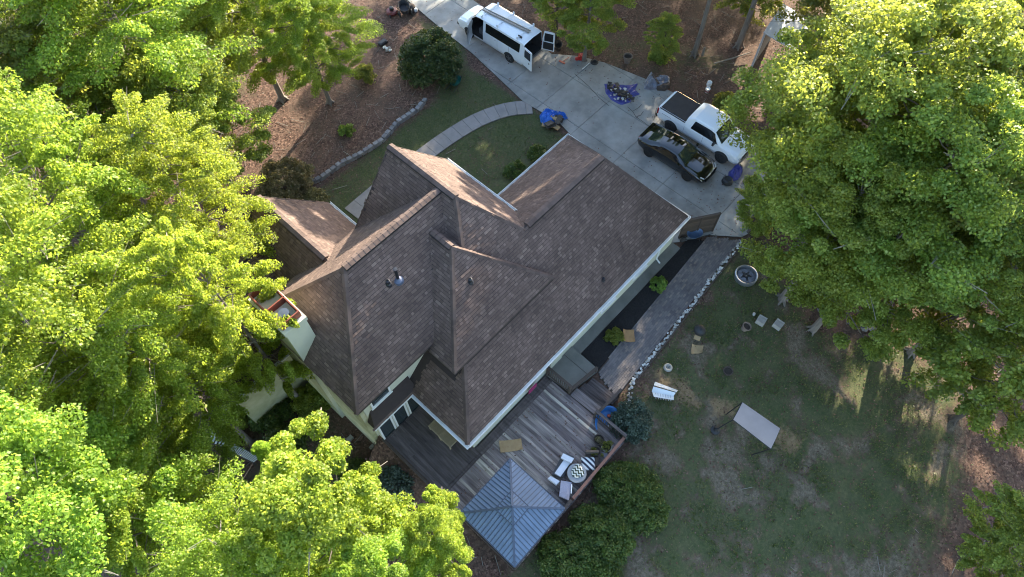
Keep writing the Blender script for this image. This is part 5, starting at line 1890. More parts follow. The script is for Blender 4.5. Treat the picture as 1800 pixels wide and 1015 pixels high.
slab_px([(985, 806), (996, 797), (1009, 803), (990, 839), (970, 834)], DZ + .05, DZ + .30, 'frame', M['wicker'], SOFA)
slab_px([(995, 803), (1007, 808), (985, 838), (975, 832)], DZ + .31, DZ + .46, 'seat_cushion', M['cushion'], SOFA)
slab_px([(990, 797), (1009, 806), (1004, 814), (986, 805)], DZ + .47, DZ + .62, 'back_cushion', M['cushion'], SOFA)
slab_px([(968, 837), (984, 846), (978, 852), (963, 841)], DZ + .25, DZ + .50, 'foot_cushion', M['cushion'], SOFA)
TAB = thing('round_table', 'round grey glass table covered by a chevron cloth on the deck', 'table', (*at(1014, 832, .9)[:2], DZ))
MB().lathe([(.43, .50), (.45, .52), (.45, .54), (.43, .56), (0, .56)], (0, 0, 0), 32).build('tabletop', M['tableglass'], TAB, local=True)
MB().lathe([(.3, 0), (.28, .03), (.06, .06), (.05, .5)], (0, 0, 0), 16).build('pedestal', M['black'], TAB, local=True)
cl = cloth('chevron_cloth', 'dark green and cream chevron cloth lying on the round table', 'cloth', PX([(1003, 828), (1005, 838), (1013, 842), (1026, 838), (1029, 832), (1024, 822), (1016, 813), (1007, 820)], DZ + .6), M['chevron'], DZ + .575, .07, 33)
STR = thing('striped_cushion', 'black and white striped cushion propped beside the round table', 'cushion', (*at(1034, 815, .8)[:2], DZ + .42), R(43))
MB().lathe([(.36, -.05), (.44, 0), (.36, .06), (0, .09)], (0, 0, 0), 4).build('cushion', M['stripes'], STR, local=True)
STR.rotation_euler = (0, 0, R(-2))
q = at(1038, 812, .4)
CH_ = thing('armchair', 'brown armchair under the striped cushion at the deck rail', 'chair', (q.x + .05, q.y - .02, DZ), R(43))
MB().box(-.30, .30, -.28, .28, .26, .36).build('seat', M['browncloth'], CH_, local=True)
MB().box(.24, .32, -.30, .30, .36, .78).build('backrest', M['browncloth'], CH_, local=True)
for sx in (-.26, .26):
    for sy in (-.24, .24):
        MB().box(sx - .03, sx + .03, sy - .03, sy + .03, 0, .26).build('leg', M['darkwood'], CH_, local=True)
LIL = thing('lounge_chair', 'pale lilac cushioned lounge chair below the round table', 'chair', (*at(995, 861, .7)[:2], DZ))
slab_px([(986, 845), (1005, 848), (1000, 880), (983, 872)], DZ + .30, DZ + .44, 'cushion', M['lilac'], LIL)
slab_px([(987, 846), (1004, 849), (999, 878), (984, 871)], DZ + .12, DZ + .28, 'frame', M['chrome'], LIL)
for pt in ((988, 849), (1002, 851), (998, 876), (985, 869)):
    p_ = at(*pt, DZ + .1)
    MB().box(p_.x - .03, p_.x + .03, p_.y - .03, p_.y + .03, DZ, DZ + .12).build('leg', M['chrome'], LIL)
p_ = at(1006, 861, DZ + .4)
MB().bar(at(1005, 852, DZ + .5), at(1004, 868, DZ + .5), .05, .04).build('armrest', M['white'], LIL)
sheet('doormat', 'pale grey mat lying on the deck by the flower pots', [(1056, 796), (1066, 809), (1073, 801), (1063, 795)], M['lilac'], .02, DZ + .02, 'mat')
for k, (x, y) in enumerate(((771, 751), (790, 770))):
    q = at(x, y, .75)
    t_ = thing('lattice_chair', ['tan lattice backed chair on the dark deck nearer the glass doors', 'tan lattice backed chair on the dark deck nearer the house corner'][k], 'chair', (q.x, q.y, DZ), R(0), 'tan lattice chairs on the dark deck')
    lt = MB()
    for i in range(9):
        u = -.27 + i * .0675
        lt.box(u - .014, u + .014, -.34, .34, .42, .445)
    for i in range(11):
        v = -.33 + i * .066
        lt.box(-.28, .28, v - .014, v + .014, .446, .47)
    lt.build('lattice', M['lattice'], t_, local=True)['kind'] = 'stuff'
    f_ = MB().box(-.32, .32, -.38, -.34, .40, .48).box(-.32, .32, .34, .38, .40, .48).box(-.32, -.28, -.34, .34, .40, .48).box(.28, .32, -.34, .34, .40, .48)
    f_.build('frame', M['lattice'], t_, local=True)
    MB().box(-.27, .27, -.33, .33, .36, .39).build('seat_board', M['lattice'], t_, local=True)
    for sx in (-.28, .28):
        for sy in (-.32, .32):
            MB().box(sx - .03, sx + .03, sy - .03, sy + .03, 0, .36).build('leg', M['lattice'], t_, local=True)

# brown box and pail by the chimney foot
for x, y, s, lab, nm in ((613, 768, .16, 'small pale cap on the ground below the chimney', 'ground_cap'), (652, 783, .13, 'small pale block on the ground by the deck corner', 'pale_block')):
    q = at(x, y, -2.2)
    zg = ground_z(q.x, q.y)
    tag(MB().box(q.x - s, q.x + s, q.y - s * .7, q.y + s * .7, zg - .05, zg + .2).build(nm, M['palepot']), lab, 'block')

# ------------------------------------------------------------------ stone edging wall of the planting bed
WALL = thing('garden_wall', 'low curving wall of grey blocks along the leaf covered bed', 'wall', (14, 25.4, 0))
wp = [at(x, y) for x, y in ((540, 326), (560, 318), (580, 305), (598, 291), (612, 284), (632, 274), (652, 262), (670, 250), (686, 233), (700, 217), (716, 206), (735, 194), (748, 178))]
seg = [0]
for a, b in zip(wp[:-1], wp[1:]):
    seg.append(seg[-1] + (b - a).length)


def along(d_):
    for i in range(len(seg) - 1):
        if d_ <= seg[i + 1] or i == len(seg) - 2:
            f = (d_ - seg[i]) / (seg[i + 1] - seg[i])
            return wp[i].lerp(wp[i + 1], f), (wp[i + 1] - wp[i]).normalized()


BLK = MB().add([(-.5, -.5, 0), (.5, -.5, 0), (.42, .5, 0), (-.42, .5, 0), (-.48, -.48, 1), (.48, -.48, 1), (.40, .48, 1), (-.40, .48, 1)], [(3, 2, 1, 0), (4, 5, 6, 7), (0, 1, 5, 4), (1, 2, 6, 5), (2, 3, 7, 6), (3, 0, 4, 7)]).mesh('block', M['block'])
for c in range(2):
    d_ = .2 + c * .15
    while d_ < seg[-1] - .1:
        p_, tn = along(d_)
        o = link('block', BLK, WALL)
        o.location = Vector((p_.x + random.uniform(-.02, .02), p_.y + random.uniform(-.02, .02), -.04 + c * .15)) - WALL.location
        o.rotation_euler = (0, 0, math.atan2(tn.y, tn.x) + random.uniform(-.06, .06))
        o.scale = (.36 + random.uniform(-.03, .01), .26, .145)
        d_ += .38

# stones at the edge of the lawn
ROCKS = [rock_mesh(40 + i, M['rock']) for i in range(3)]
for k, (x, y, s) in enumerate([(1448, 550, .36), (1440, 546, .3), (1494, 568, .3), (1507, 571, .42), (1519, 576, .5), (1536, 581, .5), (1545, 585, .42), (1530, 590, .3), (1500, 575, .26)]):
    q = at(x, y)
    o = tag(link('field_stone', ROCKS[k % 3]), ['rounded field stone %s in the row at the edge of the woods' % w_ for w_ in ('second from the left', 'leftmost', 'third from the left', 'fifth from the left', 'sixth from the left', 'eighth from the left', 'rightmost', 'seventh from the left', 'fourth from the left')][k], 'stone', 'field stones at the lawn edge')
    o.location, o.scale, o.rotation_euler = (q.x, q.y, -.02), (s, s * .8, s * .8), (0, 0, k)

# white slatted walkway among the shrubs at the lower left
PK = thing('slatted_walkway', 'narrow walkway of spaced white slats half hidden by treetops', 'walkway', (*at(410, 785)[:2], 0))
ZS = -2.05
zx = lambda x, y: at(340 + x / 12.69, 740 + y / 12.69, ZS)
for k in range(5):
    a, b = zx(440 + k * 75, 215 + k * 46), zx(360 + k * 66, 468 + k * 24)
    MB().bar(a, b, .085, .05).build('slat', M['white'], PK)
for k in range(15):
    u = k / 14
    a, b = zx(940 + 520 * u, 520 + 300 * u), zx(825 + 505 * u, 680 + 240 * u)
    MB().bar(a, b, .042, .05).build('slat', M['white'], PK)
for p0, p1 in (((430, 225), (1470, 830)), ((370, 480), (1330, 925))):
    a, b = zx(*p0), zx(*p1)
    MB().bar(a - Vector((0, 0, .09)), b - Vector((0, 0, .09)), .06, .12).build('stringer', M['darkwood'], PK)
    for u in (.02, .5, .98):
        c = a.lerp(b, u)
        MB().bar(c - Vector((0, 0, .15)), Vector((c.x, c.y, -2.7)), .07, .07).build('leg', M['darkwood'], PK)
a = zx(400, 180)
MB().box(a.x - .06, a.x + .06, a.y - .06, a.y + .06, -2.7, ZS + .12).build('end_post', M['white'], PK)

# shed at the woods' edge
q = at(1384, 52, 2.4)
SHED = thing('shed', 'small open shed with pale metal roof among the trees', 'shed', (q.x, q.y, 0), R(10))
MB().add([(-1.6, -1.1, 2.35), (1.6, -1.1, 2.35), (1.6, 1.1, 2.75), (-1.6, 1.1, 2.75), (-1.6, -1.1, 2.41), (1.6, -1.1, 2.41), (1.6, 1.1, 2.81), (-1.6, 1.1, 2.81)], [(3, 2, 1, 0), (4, 5, 6, 7), (0, 1, 5, 4), (1, 2, 6, 5), (2, 3, 7, 6), (3, 0, 4, 7)]).build('roof', M['shedroof'], SHED, local=True)
for sx in (-1.5, 1.5):
    for sy, h in ((-1.0, 2.36), (1.0, 2.72)):
        MB().box(sx - .06, sx + .06, sy - .06, sy + .06, -.4, h).build('post', M['shedroof'], SHED, local=True)
MB().box(-1.45, 1.45, .96, 1.0, 0, 2.5).build('wall', M['shedwall'], SHED, local=True)
# blue drum between the trees at the left
q = at(256, 582, -2.0)
tag(MB().lathe([(.28, 0), (.30, .05), (.30, .85), (.27, .9), (.0, .9)], (q.x, q.y, ground_z(q.x, q.y)), 16).build('blue_drum', M['bluetray']), 'blue drum glimpsed between the left trees', 'drum')
q = at(938, 682, .9)
tag(MB().box(q.x - .3, q.x + .25, q.y + .02, q.y + .06, .55, 1.0).build('magenta_towel', M['pink']), 'magenta towel hung by the wall under the eave', 'towel')
# ------------------------------------------------------------------ trees and shrubs
def leaves_at(C, n_each, ext, axis, leaf, rng, lift=0.5, upw=0.9):
    """C: (k,3) clump centres; ext: (k,3) half sizes along axis, across, up; axis: (k,3) unit horizontal"""
    k = len(C)
    idx_ = np.repeat(np.arange(k), n_each)
    n_ = len(idx_)
    g = rng.normal(size=(n_, 3))
    g /= np.linalg.norm(g, axis=1)[:, None] + 1e-6
    g *= (rng.random(n_) ** 0.45)[:, None]
    g[:, 2] = g[:, 2] * 0.75 + 0.25 * (1 - g[:, 0] ** 2)
    ax = axis[idx_]
    cr = np.stack([-ax[:, 1], ax[:, 0], np.zeros(n_)], 1)
    e = ext[idx_]
    pos = C[idx_] + ax * (g[:, :1] * e[:, :1]) + cr * (g[:, 1:2] * e[:, 1:2])
    pos[:, 2] += g[:, 2] * e[:, 2] - 0.35 * e[:, 2] * g[:, 0] ** 2
    nrm = rng.normal(size=(n_, 3)) * 0.55
    nrm[:, 2] += upw
    nrm += (ax * g[:, :1] + cr * g[:, 1:2]) * lift
    nrm /= np.linalg.norm(nrm, axis=1)[:, None]
    th = rng.normal(size=(n_, 3))
    d = th - nrm * np.sum(th * nrm, 1)[:, None]
    d /= np.linalg.norm(d, axis=1)[:, None] + 1e-6
    s_ = np.cross(nrm, d)
    L_ = (leaf * (0.65 + 0.7 * rng.random(n_)))[:, None]
    w = L_ * (0.34 + .1 * rng.random(n_))[:, None]
    V = np.stack([pos - d * L_ * .5, pos + s_ * w + nrm * L_ * .06, pos + d * L_ * .5, pos - s_ * w + nrm * L_ * .06], 1).reshape(-1, 3)
    return V, np.arange(4 * n_).reshape(-1, 4)


def crown_points(rng, n, Rr, z0, z1, style):
    """clump centres filling an uneven crown; returns centres, sizes, axes"""
    C, E_, A_ = [], [], []
    ph = rng.random(6) * 6.28
    tries = 0
    while len(C) < n:
        a = rng.random() * 6.283
        lob = 1 + .20 * math.sin(2 * a + ph[0]) + .16 * math.sin(3 * a + ph[1]) + .10 * math.sin(5 * a + ph[2])
        h = rng.random() ** (0.72 if style != 'elm' else 0.85)
        prof = (math.sin(math.pi * min(1, max(0, .08 + .86 * (h ** 0.82)))) ** .62)
        rr = rng.random() ** .38 * Rr * lob * prof
        if rr < .35 * Rr * prof and h < .6 and rng.random() < .75:
            continue
        x, y = math.cos(a) * rr, math.sin(a) * rr
        z = z0 + (z1 - z0) * h + rng.normal() * .25 - (0.10 * rr if style == 'elm' else 0.03 * rr)
        tries += 1
        if C and tries < 12000:
            dmin = min((x - c[0]) ** 2 + (y - c[1]) ** 2 + ((z - c[2]) * 1.5) ** 2 for c in C)
            if dmin < ((.95 if style == 'elm' else .85) * Rr / 4.5) ** 2:
                continue
        C.append((x, y, z))
        if style == 'elm':
            l = (.85 + .95 * rng.random()) * Rr / 4.5
            E_.append((l, l * .42, .16 + .14 * rng.random()))
            a2 = a + rng.normal() * .35
        else:
            l = (.55 + .75 * rng.random() ** 1.5) * Rr / 4.5
            E_.append((l, l * (.75 + .25 * rng.random()), l * .5))
            a2 = rng.random() * 6.28
        A_.append((math.cos(a2), math.sin(a2), 0))
    return np.array(C), np.array(E_), np.array(A_)


def tone(me, nc, per, rng):
    """young and old sprays: every clump of leaves keeps its own tone"""
    a_ = me.attributes.new('tone', 'FLOAT', 'POINT')
    a_.data.foreach_set('value', np.repeat(rng.random(nc), per * 4).astype(np.float32))


TREE, MID = {}, {}


def tree_proto(key, seed, Rr, z0, H, style, n, per, leaf, lmat, bmat, tr=.22, limbs=26):
    rng = np.random.default_rng(seed)
    C, E_, A_ = crown_points(rng, n, Rr, z0, H, style)
    V, Q = leaves_at(C, per, E_, A_, leaf, rng, upw=1.0 if style == 'elm' else .75)
    crown = np_mesh('crown', V, Q, M[lmat])
    tone(crown, len(C), per, rng)
    tb = MB()
    bend = rng.normal(size=(4, 2)) * .16
    zs = np.linspace(0, H * .90, 8)
    axis = [Vector((bend[0][0] * math.sin(z * .35), bend[0][1] * math.sin(z * .28 + 1) - bend[0][1] * math.sin(1), z)) for z in zs]
    tb.tube([axis[0] - Vector((0, 0, .5))] + axis, [tr * 1.45] + [max(.03, tr * (1.15 if i == 0 else 1) * (1 - .9 * z / H)) for i, z in enumerate(zs)], 9)
    for k in range(5):                                              # root flare
        a = k * 1.256 + rng.random()
        tb.tube([(math.cos(a) * tr * .5, math.sin(a) * tr * .5, .45), (math.cos(a) * tr * 1.5, math.sin(a) * tr * 1.5, .08), (math.cos(a) * tr * 2.6, math.sin(a) * tr * 2.6, -.12)], [tr * .4, tr * .34, tr * .16], 5)
    order = rng.permutation(len(C))[:limbs]
    for i in order:
        c = Vector(C[i])
        zb = max(H * .22, min(c.z - .25 * math.hypot(c.x, c.y) - .4, H * .8))
        f = zb / (H * .90) * 7
        i0 = min(int(f), 6)
        b = axis[i0].lerp(axis[i0 + 1], f - i0)
        mid = b.lerp(c, .55) + Vector((rng.normal() * .2, rng.normal() * .2, -.25 + .1 * rng.normal()))
        r0 = max(.035, tr * .42 * (1 - .75 * zb / H))
        tb.tube([b, b.lerp(mid, .5) + Vector((0, 0, .1)), mid, mid.lerp(c, .6), c + Vector((0, 0, .05))], [r0 * .85, r0 * .65, r0 * .42, r0 * .24, .008], 5, cap=False)
    trunk = tb.mesh('trunk', M[bmat])
    tw = MB()
    for i in rng.permutation(len(C))[:int(len(C) * (.7 if style == 'elm' else .14))]:
        c, ax, e = Vector(C[i]), Vector(A_[i]), E_[i]
        for q_ in range(2):
            sd = Vector((-ax.y, ax.x, 0)) * rng.normal() * .35
            st = c - ax * e[0] * (1.0 + rng.random() * .8) - Vector((0, 0, .22))
            en = c + (ax + sd) * e[0] * (.55 + .5 * rng.random()) + Vector((0, 0, e[2] * .35))
            tw.tube([st, st.lerp(en, .5) + Vector((0, 0, .06)), en], [.017, .012, .004], 4, cap=False)
    twigs = tw.mesh('branches', M['twig'])
    TREE[key] = (crown, trunk, twigs)
    MID[key] = .4 * z0 + .6 * H


tree_proto('elm1', 101, 4.6, 5.0, 15.5, 'elm', 150, 800, .115, 'leaf_spring', 'bark', .27, 34)
tree_proto('elm2', 102, 4.4, 4.2, 14.0, 'elm', 140, 780, .113, 'leaf_spring', 'bark', .24, 34)
tree_proto('elm3', 103, 3.6, 3.4, 11.5, 'elm', 110, 760, .112, 'leaf_spring', 'bark', .20, 30)
tree_proto('gum1', 111, 3.7, 5.0, 15.5, 'gum', 130, 820, .115, 'leaf_gum', 'bark', .24, 30)
tree_proto('gum2', 112, 3.0, 4.2, 13.0, 'gum', 105, 800, .112, 'leaf_gum', 'bark', .20, 28)
tree_proto('mid1', 121, 4.6, 4.0, 15.5, 'gum', 165, 560, .132, 'leaf_mid', 'bark', .26, 34)
tree_proto('mid2', 122, 4.0, 3.4, 13.5, 'gum', 140, 540, .130, 'leaf_mid', 'bark', .23, 32)
tree_proto('mid3', 123, 3.3, 3.0, 11.0, 'elm', 150, 260, .165, 'leaf_mid', 'barkdark', .18, 28)
tree_proto('olive', 131, 4.2, 3.6, 14.5, 'elm', 170, 240, .165, 'leaf_olive', 'barkdark', .22, 30)
tree_proto('high', 141, 3.6, 10.0, 19.0, 'gum', 150, 240, .185, 'leaf_mid', 'bark', .20, 26)


def tree(name, key, label, x, y, s=1.0, sz=None, rz=None, group=None, lean=(0, 0), parent=None, bare=False):
    crown, trunk, twigs = TREE[key]
    gz_ = ground_z(x, y)
    if parent is None:
        root = thing(name, label, 'tree', (x, y, gz_), random.random() * 6.28 if rz is None else rz, group)
        root.rotation_euler = (lean[0], lean[1], root.rotation_euler.z)
        root.scale = (s, s, sz or s)
        for nm, me in (('trunk', trunk), ('branches', twigs), ('crown', crown)):
            o = link(nm, me, root)
            if nm == 'branches':
                o['kind'] = 'stuff'
        return root
    for nm, me in (('trunk', trunk), ('crown', crown)):
        o = link(nm, me, parent)
        o.location = Vector((x, y, gz_)) - parent.location
        o.rotation_euler = (0, 0, random.random() * 6.28 if rz is None else rz)
        o.scale = (s, s, sz or s)


def treepx(name, key, label, px, py, s=1.0, sz=None, **kw):
    """the tree whose crown middle shows at this place"""
    sz = sz or s
    q_ = at(px, py, MID[key] * sz)
    sz *= 1 - ground_z(q_.x, q_.y) / (MID[key] * sz)               # roots reach down to the ground where it falls away
    return tree(name, key, label, q_.x, q_.y, s, sz, **kw)


# sunlit trees on the left of the house
GL = 'sunlit spring trees left of the house'
TL = [
    ('elm_tree', 'elm1', 'tall yellow green tree filling the left edge beside the house', 60, 330, .82, 1.0),
    ('elm_tree', 'elm2', 'yellow green tree whose sprays reach over the left roof ridge', 300, 312, .68, .9),
    ('elm_tree', 'elm1', 'broad yellow green tree below the left wing roof', 110, 555, .84, .95),
    ('elm_tree', 'elm3', 'bright tree with sprays hanging over the rust red chimney cap', 388, 528, .60, 1.1),
    ('elm_tree', 'elm2', 'yellow green tree above the white slatted walkway', 280, 640, .60, .8),
    ('elm_tree', 'elm3', 'yellow green tree at the left edge between two taller crowns', 30, 720, .9, .9),
    ('gum_tree', 'gum1', 'brightest broad leaved tree in the lower left corner', 70, 905, .88, .95),
    ('elm_tree', 'elm3', 'darker green tree at the bottom left beside the corner tree', 270, 900, .72, .7),
    ('elm_tree', 'elm3', 'shaded thin tree in the gap left of the slatted walkway', 190, 800, .55, .6),
]
for nm, key, lab, x, y, s, sz in TL:
    treepx(nm, key, lab, x, y, s, sz)
TB = [
    ('gum_tree', 'gum2', 'clumpy lime green tree at the bottom edge left of the gazebo', 560, 905, .88, .9),
    ('gum_tree', 'gum2', 'lime green tree in front of the deck with a branch over the gazebo roof', 765, 945, .46, .75),
    ('gum_tree', 'gum2', 'lime green tree cut by the bottom edge below the gazebo tree', 690, 1010, .6, .8),
    ('elm_tree', 'elm2', 'fine leaved pale tree cut by the bottom edge', 430, 985, .56, .8),
    ('gum_tree', 'gum2', 'lime green sapling at the end of the white slatted walkway', 505, 830, .24, .70),
]
for nm, key, lab, x, y, s, sz in TB:
    treepx(nm, key, lab, x, y, s, sz)
# upper left: taller woodland trees over the leaf covered bed
TU = [
    ('oak_tree', 'mid1', 'green tree in the upper left corner of the view', 60, 40, 1.0),
    ('oak_tree', 'elm2', 'green tree at the top left above the yellow green crowns', 200, 50, 1.05),
    ('oak_tree', 'olive', 'olive green tree left of the leaning dark trunk', 70, 180, .85),
    ('oak_tree', 'mid2', 'bushy green tree just above the brightest left crown', 325, 185, .74),
    ('oak_tree', 'elm3', 'thin tree at the top edge by the pale clearing', 250, -60, .9),
]
for nm, key, lab, x, y, s in TU:
    treepx(nm, key, lab, x, y, s)
for nm, key, lab, bx, by, s in [
        ('oak_tree', 'mid3', 'thin crowned tree with a long dark leaning trunk in the leaf litter', 390, 132, 1.15),
        ('oak_tree', 'elm2', 'tree with flared roots standing in the leaf covered bed', 497, 176, .82),
        ('oak_tree', 'elm2', 'tree with lit lower trunk nearest the round bush', 580, 181, .62)]:
    q = at(bx, by)
    tree(nm, key, lab, q.x, q.y, s)

# the wood at the right
TR = [
    ('maple_tree', 'mid1', 'large green tree overhanging the white pickup bonnet', 1500, 145, .90),
    ('maple_tree', 'mid1', 'large pale green tree at the centre of the right wood', 1580, 180, 1.02),
    ('maple_tree', 'mid2', 'blue green tree nearest the fire pit', 1488, 372, .86),
    ('maple_tree', 'mid2', 'green tree behind the two square planters', 1545, 450, .78),
    ('maple_tree', 'mid1', 'green tree on the right below the pale crown', 1630, 320, .92),
    ('maple_tree', 'olive', 'olive tree at the right edge above the sunlit leaf litter', 1740, 360, .90),
    ('maple_tree', 'mid2', 'olive tree at the right edge over the lawn corner', 1752, 500, .76),
    ('maple_tree', 'mid3', 'green tree cut by the right edge halfway down', 1838, 645, .86),
    ('maple_tree', 'olive', 'olive tree at the far right edge of the wood', 1800, 210, 1.0),
    ('maple_tree', 'mid1', 'tree in the upper right corner', 1750, 50, 1.0),
    ('maple_tree', 'olive', 'tree at the top edge right of the shed', 1560, -30, .95),
    ('maple_tree', 'mid3', 'low green tree leaning out over the paver path end', 1346, 352, .40),
    ('maple_tree', 'mid3', 'small bright sapling in the lower right corner', 1800, 950, .52),
    ('maple_tree', 'mid2', 'green tree at the top edge by the open van', 1042, -22, .60),
    ('maple_tree', 'mid3', 'small green tree at the top edge right of the van', 985, -40, .6),
    ('maple_tree', 'mid3', 'slender tree with bare lower twigs behind the clay planter', 1172, 55, .32),
    ('maple_tree', 'mid3', 'low tree half shading the woods edge behind the grey tarpaulin', 1345, -50, .6),
]
for nm, key, lab, x, y, s in TR:
    treepx(nm, key, lab, x, y, s, rz=(2.4 if 'paver path' in lab else None))
for nm, key, lab, bx, by, s in [
        ('tall_tree', 'high', 'tall straight grey trunk at the top edge left of the shed', 1298, 82, 1.0),
        ('tall_tree', 'high', 'slim grey trunk in the wood behind the grey tarpaulin', 1220, 96, .85)]:
    q = at(bx, by)
    tree(nm, key, lab, q.x, q.y, s)

# the wood goes on beyond the frame, unseen trees added up-sun for shade
SHADE_WOOD = thing('woodland', 'unseen wood beyond the driveway and the right edge, added for its shade', None, (50, 20, 0), kind='stuff')
for key, x, y, s in [('mid1', 41, 22, 1.1), ('mid1', 39, 31, 1.1), ('mid2', 47, 27, 1.2), ('mid1', 44, 16, 1.1), ('mid1', 49, 36, 1.2), ('mid1', 55, 24, 1.2), ('mid1', 52, 11, 1.1), ('high', 50, 1, 1.1), ('mid2', 45, -6, 1.0), ('high', 42, -14, 1.0), ('mid2', 60, 12, 1.2), ('high', 58, -8, 1.2), ('mid1', 64, 30, 1.3)]:
    tree('', key, '', x, y, s, parent=SHADE_WOOD)


def shrub(name, label, x, y, rx, ry, h, n, per, leaf, lmat, seed, cl=.34, group=None, cat='shrub', z0=.05, stems=5):
    rng = np.random.default_rng(seed)
    C, E_, A_ = [], [], []
    for _ in range(n):
        a, u = rng.random() * 6.283, rng.random()
        ph_ = math.acos(1 - u * 1.05) if u < .95 else 1.5
        rr = .72 + .26 * rng.random() + .06 * math.sin(3 * a + seed)
        sx = math.sin(ph_) ** .8
        C.append((math.cos(a) * rx * rr * sx, math.sin(a) * ry * rr * sx, z0 + h * (.12 + .80 * rr * math.cos(ph_) ** .8 if math.cos(ph_) > 0 else .1)))
        l = cl * (.7 + .6 * rng.random())
        E_.append((l, l * .8, l * .6))
        A_.append((math.cos(a), math.sin(a), 0))
    V, Q = leaves_at(np.array(C), per, np.array(E_), np.array(A_), leaf, rng, lift=.8, upw=.6)
    root = thing(name, label, cat, (x, y, ground_z(x, y)), 0, group)
    fo = np_mesh('foliage', V, Q, M[lmat])
    tone(fo, n, per, rng)
    link('foliage', fo, root)
    st = MB()
    for k in range(stems):
        a = k * 6.28 / stems + rng.random()
        st.tube([(0.05 * math.cos(a), .05 * math.sin(a), -.1), (rx * .3 * math.cos(a), ry * .3 * math.sin(a), h * .4), (rx * .6 * math.cos(a), ry * .6 * math.sin(a), h * .75)], [.05, .035, .01], 5)
    st.build('stem', M['barkdark'], root, local=True)
    return root


def shrubpx(name, label, px, py, z, *a, **k):
    q_ = at(px, py, z)
    return shrub(name, label, q_.x, q_.y, *a, **k)


shrubpx('holly_bush', 'big round dark green bush on the front lawn beside the van', 757, 98, 1.4, 1.95, 1.85, 3.0, 260, 190, .12, 'leaf_dark', 201, .42)
shrubpx('shrub', 'small green shrub growing through the gap in the slatted walkway', 405, 776, -2.1, .42, .36, .75, 26, 100, .11, 'leaf_mid', 215, .2)
shrubpx('shrub', 'small upright green shrub in the leaf litter', 641, 132, .5, .62, .55, 1.3, 40, 120, .10, 'leaf_olive', 202, .26)
shrubpx('shrub', 'low lime green shrub by the stone edging', 608, 230, .2, .42, .38, .5, 22, 90, .10, 'leaf_lime', 203, .2)
shrubpx('shrub', 'wide olive tan bush by the left wing roof', 500, 318, .9, 1.65, 1.5, 1.9, 120, 170, .11, 'leaf_tan', 204, .38)
shrubpx('shrub', 'small tan shrub at the end of the stone edging by the roof', 552, 348, .4, .75, .65, .8, 40, 120, .10, 'leaf_tan', 205, .28)
shrubpx('shrub', 'round green shrub in the black bed nearest the fence', 1158, 498, .35, .40, .40, .62, 40, 110, .075, 'leaf_lime', 206, .17)
shrubpx('shrub', 'round green shrub in the black bed beside the rusty tan board', 1080, 589, .35, .38, .38, .6, 34, 110, .08, 'leaf_olive', 207, .18)
shrubpx('shrub', 'grey green rounded shrub beside the blue pool', 1112, 738, .6, .98, .90, 1.15, 90, 150, .09, 'leaf_silver', 208, .30)
shrubpx('hedge_bush', 'dense clipped green hedge bush along the deck rail', 1113, 868, .8, 1.28, 1.75, 1.55, 260, 180, .085, 'leaf_hedge', 209, .30, cat='hedge')
shrubpx('hedge_bush', 'dense hedge bush between the gazebo corner and the larger hedge bush', 1063, 938, .75, 1.25, 1.4, 1.45, 210, 180, .085, 'leaf_hedge', 210, .30, cat='hedge')
shrubpx('hedge_bush', 'dense hedge bush at the bottom edge below the gazebo', 1000, 985, .7, 1.2, 1.3, 1.35, 180, 180, .085, 'leaf_hedge', 211, .30, cat='hedge')
shrubpx('hedge_bush', 'low hedge bush cut by the bottom edge beside the lawn', 1040, 1010, .5, 1.1, 1.1, 1.1, 120, 200, .085, 'leaf_hedge', 214, .36, cat='hedge')
shrubpx('shrub', 'low green shrub among leaf litter in front of the garage', 945, 268, .25, .55, .5, .5, 34, 110, .09, 'leaf_hedge', 212, .22)
shrubpx('shrub', 'low dark shrub along the garage front wall', 905, 298, .25, .7, .5, .5, 34, 110, .09, 'leaf_hedge', 213, .22)
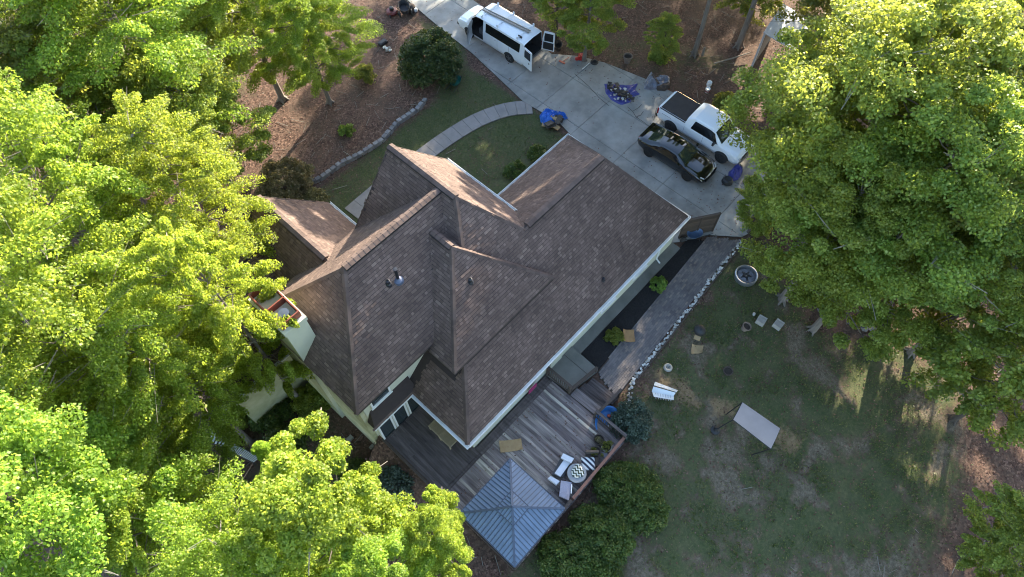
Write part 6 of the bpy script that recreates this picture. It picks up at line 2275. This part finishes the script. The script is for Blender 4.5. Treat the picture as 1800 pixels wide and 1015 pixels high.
for k, (x, y, r_, lab) in enumerate([(475, 720, 1.2, 'dark leafy undergrowth below the chimney'), (545, 700, 1.0, 'dark green shrub beside the chimney foot'), (500, 780, 1.0, 'dark shrub behind the lime green treetops'), (395, 740, .9, 'dark shrub above the slatted walkway'), (690, 845, .9, 'dark grey green shrub left of the deck'), (405, 890, 1.3, 'shaded shrub between the lower left trees'), (600, 810, .7, 'small dark shrub below the deck corner')]):
    shrubpx('shrub', lab, x, y, -1.8 if x < 600 else .5, r_, r_ * .85, 1.0 + .3 * (k % 3), 70, 120, .12, ('leaf_hedge', 'leaf_mid', 'leaf_hedge', 'leaf_mid', 'leaf_silver', 'leaf_mid', 'leaf_hedge')[k], 220 + k, .36)
for k, (x, y, r_, lab) in enumerate([(1160, 95, .6, 'low green sapling behind the grey tarpaulin'), (1275, 178, .7, 'low brownish green shrub behind the pickup cab'), (1340, 395, .6, 'low green shrub by the end of the paver path')]):
    shrubpx('shrub', lab, x, y, .5, r_, r_ * .85, 1.0, 44, 110, .13, ('leaf_mid', 'leaf_olive', 'leaf_olive')[k], 240 + k, .3)
# flowers in the deck pots
for k, (x, y, m_, lab, plant) in enumerate([(1053, 772, 'darkpot', 'dark round flower pot at the back of the deck group of three', 'leaf_tan'), (1047, 793, 'darkpot', 'dark brown flower pot nearest the striped cushion', 'leaf_olive'), (1067, 784, 'palepot', 'white round flower pot against the deck rail', 'leaf_olive')]):
    q = at(x, y, .8)
    t_ = thing('flower_pot', lab, 'flower pot', (q.x, q.y, DZ), 0, 'flower pots on the deck')
    MB().lathe([(.17, 0), (.25, .30), (.27, .31), (.27, .36), (.23, .36), (.22, .28)], (0, 0, 0), 20).build('pot', M[m_], t_, local=True)
    MB().lathe([(.21, .2), (.21, .31)], (0, 0, 0), 14).build('soil', M['soil'], t_, local=True)
    rng = np.random.default_rng(300 + k)
    nC = 12
    C = np.stack([rng.normal(size=nC) * .10, rng.normal(size=nC) * .10, .36 + .16 * rng.random(nC)], 1)
    E_ = np.full((nC, 3), .10)
    A_ = np.tile(np.array([[1.0, 0, 0]]), (nC, 1))
    V, Q = leaves_at(C, 24, E_, A_, .07, rng)
    link('plant', np_mesh('plant', V, Q, M[plant]), t_)


n = 260
X, Y = 3.0 + 7.4 * RNG.random(n), 2.6 + 4.3 * RNG.random(n)
scatter_quads('deck_leaves', X, Y, np.full(n, DZ + .012), (0.05, 0.11), (0.0, 0.4), M['litter'], 'dry leaves lying on the deck boards', 0.65)
